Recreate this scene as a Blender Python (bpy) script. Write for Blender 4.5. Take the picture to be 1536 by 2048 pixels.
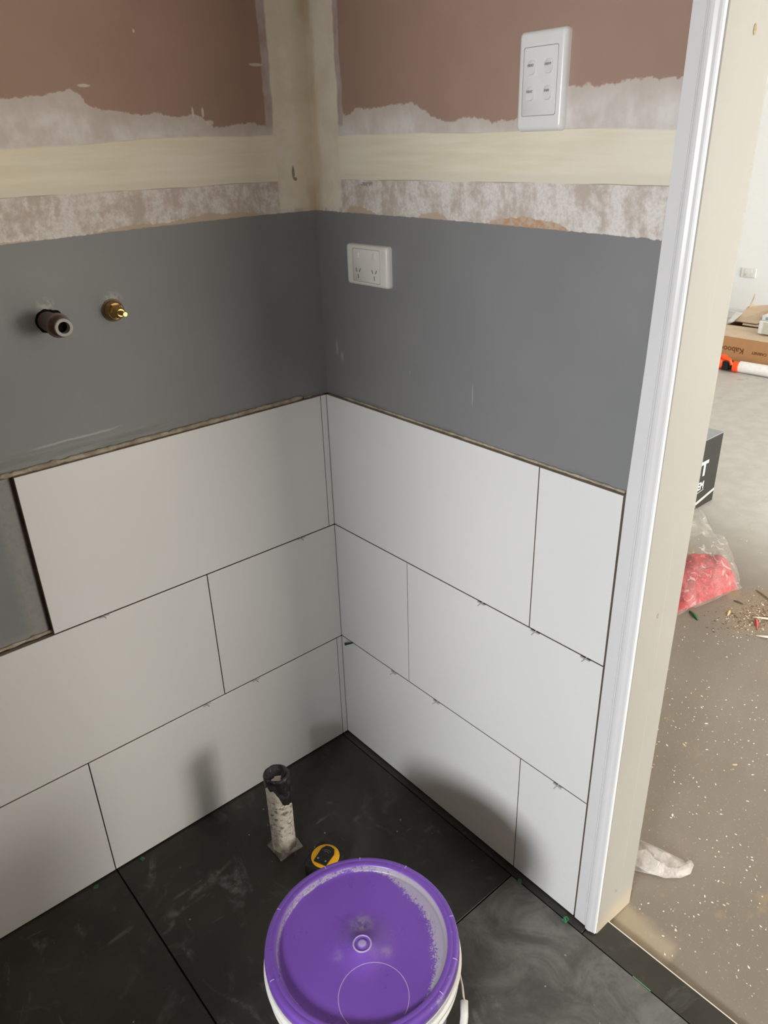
import bpy, bmesh, math, random
from mathutils import Vector, Matrix, noise as mnoise
random.seed(7)
PI = math.pi
scene = bpy.context.scene
for o in list(bpy.data.objects): bpy.data.objects.remove(o, do_unlink=True)

# ---------------------------------------------------------------- camera
YAW, PIT, ROL = 0.6985, -0.4505, -0.0320
cy_, sy_, cp_, sp_ = math.cos(YAW), math.sin(YAW), math.cos(PIT), math.sin(PIT)
FW = Vector((sy_*cp_, cy_*cp_, sp_)); RT0 = Vector((cy_, -sy_, 0)); UP0 = RT0.cross(FW)
RT = math.cos(ROL)*RT0 + math.sin(ROL)*UP0; UP = -math.sin(ROL)*RT0 + math.cos(ROL)*UP0
cam = bpy.data.cameras.new('camera'); cam_o = bpy.data.objects.new('camera', cam)
scene.collection.objects.link(cam_o)
M = Matrix.Identity(4)
for i in range(3): M[i][0] = RT[i]; M[i][1] = UP[i]; M[i][2] = -FW[i]
M.translation = Vector((-0.8979, -1.2430, 1.3682))
cam_o.matrix_world = M
cam.sensor_fit = 'HORIZONTAL'; cam.sensor_width = 36.0; cam.lens = 1518.83/1536*36.0
cam.clip_start = 0.02; cam.clip_end = 60
scene.camera = cam_o

# ---------------------------------------------------------------- world, lights, exposure
scene.view_settings.view_transform = 'Standard'; scene.view_settings.look = 'None'
scene.view_settings.gamma = 1.0; scene.view_settings.use_curve_mapping = False
scene.view_settings.exposure = 0.0
w = bpy.data.worlds.new('overcast_sky'); scene.world = w; w.use_nodes = True
w.node_tree.nodes['Background'].inputs[0].default_value = (0.80, 0.90, 1.0, 1)
w.node_tree.nodes['Background'].inputs[1].default_value = 1.0
def area(name, loc, direction, sx, sy, power, color):
    l = bpy.data.lights.new(name, 'AREA'); l.shape = 'RECTANGLE'; l.size = sx; l.size_y = sy
    l.energy = power; l.color = color
    o = bpy.data.objects.new(name, l); scene.collection.objects.link(o); o.location = loc
    o.rotation_euler = Vector(direction).to_track_quat('-Z', 'Z').to_euler()
    return o
area('hall_door_daylight', (2.1, -5.9, 1.08), (0, 1, -.45), 3.1, 1.9, 318, (1.0, 0.95, 0.85))
area('hall_fill_light', (.16, -4.3, 1.4), (1, 0, 0), 2.0, 1.4, 240, (1.0, 0.99, 0.965))  # added fill light, unseen source, brightens the far hall wall and floor
area('bath_window_daylight', (-2.36, -1.5, 1.30), (1, 0.15, -.9), 0.44, 0.36, 64, (0.95, 0.98, 1.0))

# ---------------------------------------------------------------- mesh helpers
def tag(o, label=None, cat=None, group=None, kind=None):
    if label: o['label'] = label
    if cat: o['category'] = cat
    if group: o['group'] = group
    if kind: o['kind'] = kind
    return o
def empty(name, loc, label, cat, group=None, rot=(0,0,0)):
    o = bpy.data.objects.new(name, None); scene.collection.objects.link(o)
    o.location = loc; o.rotation_euler = rot; o.empty_display_size = 0.05
    return tag(o, label, cat, group)
def build(name, bm, mat, parent=None, smooth=False, world=True, auto=None):
    """link a bmesh as ONE object. With a parent, coordinates are local to the parent."""
    bmesh.ops.recalc_face_normals(bm, faces=bm.faces)
    me = bpy.data.meshes.new(name); bm.to_mesh(me); bm.free()
    for m in (mat if isinstance(mat, (list, tuple)) else [mat]): me.materials.append(m)
    if smooth:
        for p in me.polygons: p.use_smooth = True
        if auto:
            me.set_sharp_from_angle(angle=math.radians(auto))
    o = bpy.data.objects.new(name, me); scene.collection.objects.link(o)
    if parent is not None: o.parent = parent
    return o
def BM(): return bmesh.new()
def box(bm, x0, x1, y0, y1, z0, z1, bevel=0.0, seg=2, mi=0):
    r = bmesh.ops.create_cube(bm, size=1.0)
    vs = r['verts']
    for v in vs:
        v.co = Vector(((x0+x1)/2 + v.co.x*(x1-x0), (y0+y1)/2 + v.co.y*(y1-y0), (z0+z1)/2 + v.co.z*(z1-z0)))
    fs = set(f for v in vs for f in v.link_faces)
    for f in fs: f.material_index = mi
    if bevel > 0:
        es = set(e for v in vs for e in v.link_edges)
        bmesh.ops.bevel(bm, geom=list(es), offset=bevel, segments=seg, affect='EDGES', profile=0.5)
    return vs
def lathe(bm, prof, n=48, cx=0, cy=0, axis='z', mi=0, cap=True, wob=0.0):
    rings = []
    for (r, h) in prof:
        ring = []
        for k in range(n):
            a = 2*PI*k/n
            rr = r*(1+wob*mnoise.noise(Vector((math.cos(a)*2, math.sin(a)*2, h*30))))
            p = (cx+rr*math.cos(a), cy+rr*math.sin(a), h)
            ring.append(bm.verts.new(p))
        rings.append(ring)
    for a, b in zip(rings, rings[1:]):
        for k in range(n):
            f = bm.faces.new((a[k], a[(k+1) % n], b[(k+1) % n], b[k])); f.material_index = mi
    if cap:
        for rg in (rings[0], rings[-1]):
            try:
                f = bm.faces.new(rg); f.material_index = mi
            except ValueError: pass
    return rings
def tube(bm, pts, r, n=10, mi=0):
    pts = [Vector(p) for p in pts]; rings = []
    for i, p in enumerate(pts):
        d = (pts[min(i+1, len(pts)-1)] - pts[max(i-1, 0)]).normalized()
        a = d.cross(Vector((0.13, 0.21, 0.97)));
        if a.length < 0.05: a = d.cross(Vector((1, 0, 0)))
        a.normalize(); b = d.cross(a)
        rr = r[i] if isinstance(r, (list, tuple)) else r
        rings.append([bm.verts.new(p + rr*(math.cos(2*PI*k/n)*a + math.sin(2*PI*k/n)*b)) for k in range(n)])
    for A, B in zip(rings, rings[1:]):
        for k in range(n): bm.faces.new((A[k], A[(k+1) % n], B[(k+1) % n], B[k])).material_index = mi
    bm.faces.new(rings[0]).material_index = mi; bm.faces.new(rings[-1]).material_index = mi
def prism(bm, outline, z0, z1, mi=0):
    a = [bm.verts.new((x, y, z0)) for x, y in outline]; b = [bm.verts.new((x, y, z1)) for x, y in outline]
    n = len(outline); bm.faces.new(a).material_index = mi; bm.faces.new(b).material_index = mi
    for k in range(n): bm.faces.new((a[k], a[(k+1) % n], b[(k+1) % n], b[k])).material_index = mi
    return a + b
def rrect(x0, x1, y0, y1, r, n=6):
    o = []
    for (cx, cy, a0) in ((x1-r, y1-r, 0), (x0+r, y1-r, 90), (x0+r, y0+r, 180), (x1-r, y0+r, 270)):
        for k in range(n+1):
            a = math.radians(a0+90*k/n); o.append((cx+r*math.cos(a), cy+r*math.sin(a)))
    return o
def loft(bm, loops, mi=0, cap0=True, cap1=True):
    R = [[bm.verts.new(p) for p in l] for l in loops]; n = len(R[0])
    for A, B in zip(R, R[1:]):
        for k in range(n): bm.faces.new((A[k], A[(k+1) % n], B[(k+1) % n], B[k])).material_index = mi
    if cap0: bm.faces.new(R[0]).material_index = mi
    if cap1: bm.faces.new(R[-1]).material_index = mi
def text_obj(name, s, size, mat, parent, matrix, depth=0.0006, sx=1.0, bold=0.0):
    c = bpy.data.curves.new(name, 'FONT'); c.body = s; c.size = size; c.extrude = depth/2; c.offset = bold
    c.align_x = 'CENTER'; c.align_y = 'CENTER'
    t = bpy.data.objects.new(name+'_tmp', c); scene.collection.objects.link(t)
    dg = bpy.context.evaluated_depsgraph_get()
    me = bpy.data.meshes.new_from_object(t.evaluated_get(dg)); bpy.data.objects.remove(t, do_unlink=True)
    me.materials.clear(); me.materials.append(mat)
    for v in me.vertices: v.co = matrix @ Vector((v.co.x*sx, v.co.y, v.co.z))
    o = bpy.data.objects.new(name, me); scene.collection.objects.link(o); o.parent = parent
    return o
def copy_tree(o, parent=None):
    c = o.copy(); scene.collection.objects.link(c)
    if parent is not None: c.parent = parent
    for ch in [x for x in scene.objects if x.parent == o]: copy_tree(ch, c)
    return c

# ---------------------------------------------------------------- material helpers
class NT:
    def __init__(s, name):
        s.m = bpy.data.materials.new(name); s.m.use_nodes = True; s.t = s.m.node_tree
        s.b = s.t.nodes['Principled BSDF']; s.co = None
    def n(s, typ, **kw):
        x = s.t.nodes.new(typ)
        for k, v in kw.items(): setattr(x, k, v)
        return x
    def L(s, a, b): s.t.links.new(a, b)
    def put(s, sock, v):
        if hasattr(v, 'links') or hasattr(v, 'is_output'): s.L(v, sock)
        elif isinstance(v, (tuple, list)) and len(v) == 3 and sock.type == 'RGBA': sock.default_value = (*v, 1)
        else: sock.default_value = v
    def pos(s):
        if s.co is None:
            s.co = s.n('ShaderNodeTexCoord').outputs['Object']
            sp = s.n('ShaderNodeSeparateXYZ'); s.L(s.co, sp.inputs[0]); s.xyz = sp.outputs
        return s.co
    def math(s, op, a, b=0.0, c=0.0):
        x = s.n('ShaderNodeMath', operation=op); s.put(x.inputs[0], a); s.put(x.inputs[1], b); s.put(x.inputs[2], c)
        return x.outputs[0]
    def sc(s, v, k):   # scaled coordinates
        x = s.n('ShaderNodeVectorMath', operation='MULTIPLY'); s.L(v, x.inputs[0]); x.inputs[1].default_value = k; return x.outputs[0]
    def noise(s, scale, detail=4, rough=0.5, vec=None, dist=0.0, off=None):
        x = s.n('ShaderNodeTexNoise'); v = vec or s.pos()
        if off:
            a = s.n('ShaderNodeVectorMath', operation='ADD'); s.L(v, a.inputs[0]); a.inputs[1].default_value = off; v = a.outputs[0]
        s.L(v, x.inputs['Vector']); x.inputs['Scale'].default_value = scale
        x.inputs['Detail'].default_value = detail; x.inputs['Roughness'].default_value = rough; x.inputs['Distortion'].default_value = dist
        return x.outputs['Fac']
    def ramp(s, v, a, b, c=0.0, d=1.0, smooth=True):
        x = s.n('ShaderNodeMapRange'); x.interpolation_type = 'SMOOTHSTEP' if smooth else 'LINEAR'
        s.put(x.inputs['Value'], v); s.put(x.inputs['From Min'], a); s.put(x.inputs['From Max'], b)
        x.inputs['To Min'].default_value = c; x.inputs['To Max'].default_value = d; return x.outputs[0]
    def mix(s, f, a, b):
        x = s.n('ShaderNodeMix', data_type='RGBA'); s.put(x.inputs[0], f); s.put(x.inputs[6], a); s.put(x.inputs[7], b); return x.outputs[2]
    def curve(s, v, pts, lo, hi, vmax):
        """piecewise curve: pts (x in metres, value in [lo, hi])"""
        x = s.n('ShaderNodeFloatCurve'); c = x.mapping.curves[0]
        q = [(p[0]/vmax, (p[1]-lo)/(hi-lo)) for p in pts]
        c.points[0].location = q[0]; c.points[1].location = q[-1]
        for p in q[1:-1]: c.points.new(*p)
        for p in c.points: p.handle_type = 'VECTOR'
        x.mapping.update()
        s.put(x.inputs['Value'], s.math('DIVIDE', v, vmax)); x.inputs['Factor'].default_value = 1
        return s.math('MULTIPLY_ADD', x.outputs[0], hi-lo, lo)
    def bump(s, h, strength=0.3, dist=0.002):
        x = s.n('ShaderNodeBump'); s.L(h, x.inputs['Height']); x.inputs['Strength'].default_value = strength
        x.inputs['Distance'].default_value = dist; s.L(x.outputs[0], s.b.inputs['Normal'])
    def fin(s, col, rough=0.5, spec=0.5, metal=0.0):
        s.put(s.b.inputs['Base Color'], col); s.put(s.b.inputs['Roughness'], rough)
        s.b.inputs['Specular IOR Level'].default_value = spec; s.b.inputs['Metallic'].default_value = metal
        return s.m
def simple(name, col, rough=0.5, spec=0.5, metal=0.0, var=0.06, scale=40):
    t = NT(name); f = t.noise(scale, 3)
    d = tuple(c*(1-var*2) for c in col); e = tuple(min(1, c*(1+var*2)) for c in col)
    return t.fin(t.mix(f, d, e), rough, spec, metal)

# ---- walls: taped and half-skimmed plasterboard above grey wet-area board
def wall_material(name, left):
    t = NT(name); t.pos()
    s_ = t.math('MULTIPLY', t.xyz[0] if left else t.xyz[1], -1.0); z = t.xyz[2]
    nL = t.noise(6, 3); nM = t.noise(26, 5, .6); nF = t.noise(110, 6, .65)
    streakv = t.sc(t.co, (26, 26, 9)); stv = t.noise(1, 4, .6, vec=streakv, dist=1.0)       # vertical drag marks
    streakh = t.sc(t.co, (6, 6, 90)); sth = t.noise(1, 4, .6, vec=streakh)          # horizontal trowel marks
    paper = t.mix(t.ramp(nL, .3, .7), (.325, .215, .162), (.385, .245, .19))
    paper = t.mix(t.math('MULTIPLY', t.noise(3.5, 2, off=(4, 7, 1)), .5), paper, (.33, .235, .18))
    white = (.70, .665, .64)
    wob = t.math('MULTIPLY_ADD', nM, .022, -.011); wobf = t.math('MULTIPLY_ADD', nF, .012, -.006)
    zz = t.math('ADD', z, t.math('ADD', wob, wobf))
    vm = 2.6
    if left:
        P = [(0, 1.40), (.10, 1.404), (.135, 1.409), (.165, 1.400), (.19, 1.403), (.20, 1.411), (.212, 1.420), (.25, 1.420), (.30, 1.421), (.35, 1.423), (.39, 1.430), (.40, 1.442), (.41, 1.455), (.44, 1.450), (.47, 1.444), (.56, 1.437), (.8, 1.43), (2.6, 1.43)]
    else:
        P = [(0, 1.42), (.10, 1.418), (.13, 1.425), (.20, 1.422), (.245, 1.424), (.28, 1.418), (.30, 1.404), (.33, 1.396), (.38, 1.401), (.43, 1.393), (.46, 1.393), (.49, 1.404), (.55, 1.425), (.60, 1.430), (.72, 1.426), (2.6, 1.42)]
    Pz = t.curve(s_, P, 1.36, 1.48, vm)
    below = lambda e, wd, zc=zz: t.math('SUBTRACT', 1.0, t.ramp(zc, t.math('SUBTRACT', e, wd), t.math('ADD', e, wd)))
    w1 = t.ramp(t.math('ADD', nM, t.math('MULTIPLY', stv, .5)), .52, .95)
    grade = t.ramp(z, t.math('SUBTRACT', Pz, .035), Pz, 1.0, .35)
    wash1 = t.mix(t.math('MULTIPLY', t.math('ADD', .35, t.math('MULTIPLY', w1, .65)), grade), (.50, .42, .37), (.70, .67, .635))
    col = t.mix(below(Pz, .0015), paper, wash1)
    cream = t.mix(t.ramp(sth, .3, .7), (.72, .655, .50), (.79, .73, .59))
    cream = t.mix(t.math('MULTIPLY', t.ramp(t.noise(5, 2, off=(2, 9, 5)), .45, .7), .5), cream, (.80, .76, .66))
    T = [(0, 1.387), (.1, 1.388), (.3, 1.387), (.45, 1.380), (.6, 1.377), (2.6, 1.372)] if left else [(0, 1.386), (.2, 1.384), (.45, 1.379), (.55, 1.380), (.72, 1.374), (2.6, 1.37)]
    Tz = t.curve(s_, T, 1.36, 1.40, vm)
    zt = t.math('ADD', z, t.math('MULTIPLY_ADD', t.noise(9, 2), .006, -.003))
    mT = below(Tz, .0018, zt)
    col = t.mix(mT, col, cream)
    # feathered lower cream, then the whitewashed strip
    Bz = 1.3135
    zb = t.math('ADD', z, t.math('MULTIPLY_ADD', t.noise(7, 2, off=(3, 3, 3)), .006, -.003))
    w2 = t.ramp(t.math('ADD', t.math('ADD', t.math('MULTIPLY', nM, .45), t.math('MULTIPLY', stv, .4)), t.math('MULTIPLY', nF, .35)), .50, .68)
    wf = t.ramp(t.noise(260, 3, .6), .35, .6)
    wash2 = t.mix(t.math('MULTIPLY', w2, t.math('MULTIPLY_ADD', wf, .35, .65)), (.50, .425, .37), (.72, .69, .65))
    col = t.mix(t.math('MULTIPLY', below(1.325, .004, zb), .7), col, (.70, .64, .53))
    col = t.mix(below(Bz, .0010, zb), col, wash2)
    ln = t.math('SUBTRACT', 1.0, t.ramp(t.math('ABSOLUTE', t.math('SUBTRACT', zb, Bz+.0002)), .0002, .0011))  # dark trowel-edge line: ridge shadow and dirt painted into the colour
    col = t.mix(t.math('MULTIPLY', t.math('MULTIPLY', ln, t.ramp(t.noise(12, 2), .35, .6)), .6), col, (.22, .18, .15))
    ln = t.math('SUBTRACT', 1.0, t.ramp(t.math('ABSOLUTE', t.math('SUBTRACT', zt, Tz)), .0002, .0010))  # same painted ridge shadow along the upper cream edge
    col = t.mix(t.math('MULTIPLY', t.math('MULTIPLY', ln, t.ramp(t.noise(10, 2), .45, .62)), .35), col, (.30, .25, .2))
    # raw paper patches on the edge of the grey board
    if left: G = [(0, 1.2600), (.1, 1.2605), (.325, 1.257), (.561, 1.252), (2.6, 1.245)]
    else: G = [(0, 1.2600), (.34, 1.258), (.50, 1.2555), (.62, 1.2535), (.70, 1.2515), (2.6, 1.25)]
    Gz = t.curve(s_, G, 1.24, 1.27, vm)
    if left: B = [(0, 0), (.09, 0), (.13, .006), (.22, .012), (.30, .004), (.36, .007), (.46, 0), (.56, .004), (.7, 0), (2.6, 0)]
    else: B = [(0, 0), (.084, 0), (.09, .012), (.12, .011), (.16, .003), (.19, 0), (.265, 0), (.29, .009), (.315, .009), (.345, 0), (.41, 0), (.44, .007), (.49, .014), (.55, .009), (.575, 0), (2.6, 0)]
    Bc = t.curve(s_, B, 0, .02, vm)
    zp = t.math('ADD', z, t.math('ADD', t.math('MULTIPLY_ADD', nF, .010, -.005), t.math('MULTIPLY_ADD', nM, .008, -.004)))
    tan = t.mix(nM, (.44, .335, .25), (.58, .48, .37))
    if not left: tan = t.mix(t.math('MULTIPLY', t.ramp(s_, .40, .46), t.ramp(nF, .4, .6)), tan, (.48, .29, .17))
    col = t.mix(t.math('MULTIPLY', below(t.math('ADD', Gz, Bc), .0008, zp), t.ramp(Bc, .0008, .003)), col, tan)
    # internal corner: cream compound, ragged edge, ochre tape stain
    sw = t.math('ADD', s_, t.math('MULTIPLY_ADD', t.noise(20, 4, .6), .014, -.007))
    up = t.ramp(z, 1.398, 1.403)
    edge = .094 if left else .092
    m_low = t.math('SUBTRACT', 1.0, t.ramp(sw, .075, .082))
    m1 = t.math('MULTIPLY', t.math('SUBTRACT', 1.0, t.ramp(sw, edge-.012, edge-.009)), up)
    strip = t.mix(t.math('MULTIPLY', w1, .5), (.40, .31, .27), (.62, .56, .53))
    col = t.mix(m1, col, strip)
    m2 = t.math('SUBTRACT', 1.0, t.ramp(sw, .066, .071))
    cc = t.mix(t.ramp(nM, .35, .65), (.70, .64, .52), (.76, .71, .60))
    col = t.mix(t.math('MULTIPLY', m2, t.ramp(z, 1.262, 1.27)), col, cc)
    m3 = t.math('SUBTRACT', 1.0, t.ramp(t.math('ADD', s_, t.math('MULTIPLY', t.noise(14, 4, .6, off=(1, 1, 8)), .02)), .012, .045 if left else .03))
    col = t.mix(t.math('MULTIPLY', m3, .55), col, (.56, .47, .32))
    m4 = t.math('SUBTRACT', 1.0, t.ramp(t.math('ADD', s_, t.math('MULTIPLY', t.noise(24, 4, .7, off=(6, 1, 8)), .018)), .006, .020))
    col = t.mix(t.math('MULTIPLY', m4, t.math('MULTIPLY', t.ramp(t.noise(9, 3, off=(0, 2, 2)), .45, .60), .45)), col, (.40, .28, .16))
    # grey board
    grey = t.mix(t.ramp(t.noise(4, 3, off=(9, 2, 1)), .3, .7), (.205, .208, .212), (.228, .229, .232))
    zg = t.math('ADD', z, t.math('MULTIPLY_ADD', nF, .004, -.002))
    if not left: zg = t.math('ADD', zg, t.math('MULTIPLY', t.ramp(s_, .64, .71), t.math('MULTIPLY_ADD', nM, .02, -.010)))
    gm = below(Gz, .0006, zg)
    col = t.mix(gm, col, grey)
    # adhesive smears just above the tiles
    if left:
        sm = t.math('MULTIPLY', t.math('SUBTRACT', 1.0, t.ramp(t.math('ADD', z, t.math('MULTIPLY', t.noise(10, 3), .03)), .925, .965)), t.ramp(s_, .30, .42))
        sm = t.math('MULTIPLY', sm, t.ramp(z, .86, .90))
        col = t.mix(t.math('MULTIPLY', sm, .8), col, t.mix(t.ramp(sth, .4, .6), (.16, .185, .165), (.26, .27, .25)))
        e2 = t.math('SUBTRACT', t.math('ADD', z, t.math('MULTIPLY', nM, .008)), t.math('MULTIPLY_ADD', t.math('SUBTRACT', .65, s_), .02, .941))
        l2 = t.math('MULTIPLY', t.math('SUBTRACT', 1.0, t.ramp(t.math('ABSOLUTE', e2), .0004, .0028)), t.math('MULTIPLY', t.ramp(s_, .42, .47), t.math('SUBTRACT', 1.0, t.ramp(s_, .56, .6))))
        col = t.mix(t.math('MULTIPLY', l2, .7), col, (.40, .41, .39))
        # smear round the left end of the top row of tiles
        sm2 = t.math('MULTIPLY', t.ramp(s_, .628, .634), t.math('SUBTRACT', 1.0, t.ramp(t.math('ADD', s_, t.math('MULTIPLY', nM, .03)), .662, .690)))
        sm2 = t.math('MULTIPLY', sm2, t.math('SUBTRACT', 1.0, t.ramp(z, .90, .92)))
        col = t.mix(t.math('MULTIPLY', sm2, t.ramp(nF, .3, .6, .3, .8)), col, (.30, .29, .265))
        sm3 = t.math('SUBTRACT', 1.0, t.ramp(t.math('ADD', z, t.math('MULTIPLY', nM, .02)), .612, .632))
        col = t.mix(t.math('MULTIPLY', sm3, .6), col, (.33, .31, .28))
        # scuffs round the pipe holes
        for (px, pz, rr) in ((.516, 1.158, .020), (.41, 1.146, .026)):
            d = t.math('SQRT', t.math('ADD', t.math('POWER', t.math('SUBTRACT', s_, px), 2), t.math('POWER', t.math('SUBTRACT', z, pz), 2)))
            k = t.math('SUBTRACT', 1.0, t.ramp(t.math('ADD', d, t.math('MULTIPLY', nM, .02)), rr*.9, rr*1.3))
            col = t.mix(t.math('MULTIPLY', k, t.ramp(nF, .42, .6)), col, (.36, .35, .31))
    else:
        sm = t.math('MULTIPLY', t.math('SUBTRACT', 1.0, t.ramp(t.math('ADD', z, t.math('MULTIPLY', t.noise(12, 3), .012)), .913, .921)), t.ramp(t.noise(5, 2, off=(1, 5, 2)), .42, .55))
        col = t.mix(t.math('MULTIPLY', sm, .6), col, (.12, .15, .125))
        for (py, pz, a, b) in ((.03, 1.005, .004, .018), (.045, .99, .005, .010), (.245, .995, .0015, .004), (.40, .985, .0015, .02)):
            d = t.math('ADD', t.math('POWER', t.math('DIVIDE', t.math('SUBTRACT', s_, py), a), 2), t.math('POWER', t.math('DIVIDE', t.math('SUBTRACT', z, pz), b), 2))
            k = t.math('SUBTRACT', 1.0, t.ramp(d, .3, 1.4)); col = t.mix(t.math('MULTIPLY', k, .35), col, (.5, .5, .48))
        for (py, pz) in ((.14, 1.3075),):
            d = t.math('MAXIMUM', t.math('DIVIDE', t.math('ABSOLUTE', t.math('SUBTRACT', s_, py)), .016), t.math('DIVIDE', t.math('ABSOLUTE', t.math('SUBTRACT', z, pz)), .003))
            col = t.mix(t.math('MULTIPLY', t.math('SUBTRACT', 1.0, t.ramp(d, .8, 1.1)), t.ramp(t.noise(200, 2), .4, .5, 0, .6)), col, (.18, .17, .16))
    # little marks
    if left:
        for (px, pz, a, b) in ((.034, 1.327, .004, .015), (.030, 1.316, .005, .004), (.304, 1.532, .0022, .003), (.222, 1.424, .003, .010), (.204, 1.424, .003, .009), (.193, 1.409, .009, .005), (.094, 1.495, .016, .003), (.395, 1.459, .012, .003)):
            dark = px < .05
            d = t.math('ADD', t.math('POWER', t.math('DIVIDE', t.math('SUBTRACT', s_, px), a), 2), t.math('POWER', t.math('DIVIDE', t.math('SUBTRACT', z, pz), b), 2))
            k = t.math('SUBTRACT', 1.0, t.ramp(t.math('ADD', d, t.math('MULTIPLY', nF, .8)), .7, 1.3))
            col = t.mix(t.math('MULTIPLY', k, .75), col, (.13, .10, .07) if dark else (.66, .6, .52))
    t.bump(t.math('ADD', t.math('MULTIPLY', nF, .35), t.math('MULTIPLY', nM, .6)), .14, .003)
    return t.fin(col, t.mix(gm, (.75, .75, .75), (.5, .5, .5)), .35)
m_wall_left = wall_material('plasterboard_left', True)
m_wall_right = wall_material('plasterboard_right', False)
m_paint = simple('hall_wall_paint', (.84, .855, .87), .6, .3, var=.01)
m_room = simple('bare_plasterboard', (.33, .255, .19), .8, .2, var=.05, scale=3)
m_ceiling = simple('ceiling_white', (.78, .745, .67), .8, .2, var=.01)

def tile_glaze():
    t = NT('white_wall_tile_glaze'); f = t.noise(3, 2)
    t.bump(t.noise(120, 2), .02, .001)
    return t.fin(t.mix(f, (.735, .735, .725), (.765, .765, .755)), t.mix(t.noise(5, 3), (.20, .2, .2), (.3, .3, .3)), .5)
m_glaze = tile_glaze()
m_biscuit = simple('tile_edge_biscuit', (.27, .22, .165), .85, .2, var=.15, scale=60)
def adhesive(name, a, b):
    t = NT(name); f = t.noise(60, 5, .6); t.bump(t.noise(160, 4), .6, .003)
    return t.fin(t.mix(t.ramp(f, .3, .7), a, b), .9, .2)
m_adh = adhesive('tile_adhesive', (.30, .25, .19), (.50, .44, .35))
m_bed = adhesive('adhesive_bed', (.055, .042, .035), (.10, .08, .065))

def floor_tile_mat():
    t = NT('charcoal_slate_floor_tile'); t.pos()
    n1 = t.noise(3.0, 6, .62, dist=.6); n2 = t.noise(9, 7, .68, dist=1.2, off=(3, 1, 0)); n3 = t.noise(45, 5, .6)
    col = t.mix(t.ramp(n1, .32, .68), (.022, .020, .016), (.048, .045, .038))
    col = t.mix(t.ramp(n2, .56, .72, 0, .45), col, (.115, .115, .105))
    # chalky wipe marks
    v = t.sc(t.pos(), (6, 2.2, 1)); s1 = t.noise(1.5, 6, .55, vec=v, dist=2.0)
    k = t.math('MULTIPLY', t.ramp(s1, .57, .70), t.ramp(t.noise(60, 4, .7), .35, .65))
    col = t.mix(t.math('MULTIPLY', k, .42), col, (.24, .24, .23))
    v = t.sc(t.pos(), (3, 9, 1)); s2 = t.noise(1.8, 5, .5, vec=v, dist=1.2)
    k = t.math('MULTIPLY', t.ramp(s2, .64, .72), t.ramp(t.noise(14, 3, .6), .48, .6))
    col = t.mix(t.math('MULTIPLY', k, .35), col, (.30, .29, .27))
    vo = t.n('ShaderNodeTexVoronoi'); vo.inputs['Scale'].default_value = 34; t.L(t.co, vo.inputs['Vector'])
    sp = t.math('MULTIPLY', t.math('SUBTRACT', 1.0, t.ramp(vo.outputs['Distance'], .035, .07)), t.ramp(t.noise(11, 2), .54, .58))
    col = t.mix(t.math('MULTIPLY', sp, .8), col, (.5, .48, .44))
    dz = t.math('MULTIPLY', t.ramp(t.xyz[0], -.42, -.05), t.math('SUBTRACT', 1.0, t.ramp(t.xyz[1], -.5668, -.5660)))
    dz = t.math('MULTIPLY', dz, t.math('SUBTRACT', 1.0, t.ramp(t.xyz[0], -.0172, -.0165)))
    col = t.mix(t.math('MULTIPLY', dz, t.ramp(n2, .35, .65, .35, .9)), col, t.mix(n3, (.13, .13, .118), (.20, .20, .185)))
    t.bump(t.math('ADD', n2, t.math('MULTIPLY', n3, .3)), .10, .004)
    return t.fin(col, t.ramp(n2, .3, .7, .34, .50), .34)
m_ftile = floor_tile_mat()
m_fedge = simple('floor_tile_white_edge', (.80, .76, .66), .6, .3, var=.05)
m_grout_gap = simple('dark_joint', (.012, .011, .009), .95, .1)
m_strip_mark = m_adh

def hall_floor_mat():
    t = NT('dusty_taupe_concrete'); t.pos()
    n1 = t.noise(1.6, 5, .6); n2 = t.noise(14, 6, .6); n3 = t.noise(160, 3, .6)
    col = t.mix(t.ramp(n1, .3, .7), (.190, .158, .130), (.232, .198, .166))
    col = t.mix(t.ramp(n2, .5, .75, 0, .35), col, (.26, .21, .165))
    far = t.ramp(t.xyz[0], 1.35, 2.1)  # floor paler with distance: daylight glare painted into the colour
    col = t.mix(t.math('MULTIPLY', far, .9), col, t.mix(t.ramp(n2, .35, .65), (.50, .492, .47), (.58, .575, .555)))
    col = t.mix(t.ramp(n3, .60, .72, 0, .35), col, (.5, .46, .40))
    d = t.math('ADD', t.math('POWER', t.math('DIVIDE', t.math('SUBTRACT', t.xyz[0], 1.33), .16), 2), t.math('POWER', t.math('DIVIDE', t.math('ADD', t.xyz[1], .46), .11), 2))
    k = t.math('SUBTRACT', 1.0, t.ramp(t.math('ADD', d, t.math('MULTIPLY_ADD', n2, 2.4, -1.2)), .2, 1.5)); col = t.mix(t.math('MULTIPLY', k, .75), col, t.mix(t.ramp(n3, .4, .6), (.20, .14, .09), (.33, .25, .17)))
    # rusty and sandy blotches
    b = t.ramp(t.noise(7, 4, .55, off=(5, 2, 0)), .64, .70); col = t.mix(t.math('MULTIPLY', b, .5), col, (.36, .25, .13))
    # adhesive-stained rim of the slab beside the threshold tile
    e = t.math('MULTIPLY', t.math('SUBTRACT', 1.0, t.ramp(t.math('ADD', t.xyz[0], t.math('MULTIPLY', n2, .05)), .12, .15)), t.ramp(t.math('ADD', t.xyz[1], t.math('MULTIPLY', t.noise(20, 3), .06)), -.85, -.83))
    col = t.mix(t.math('MULTIPLY', e, .55), col, (.42, .35, .23))
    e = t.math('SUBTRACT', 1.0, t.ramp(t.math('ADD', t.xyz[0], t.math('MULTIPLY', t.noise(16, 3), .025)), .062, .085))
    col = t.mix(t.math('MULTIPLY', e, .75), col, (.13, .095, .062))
    t.bump(t.math('ADD', n2, n3), .12, .003)
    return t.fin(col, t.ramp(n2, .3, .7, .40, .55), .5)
m_hall = hall_floor_mat()

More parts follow.
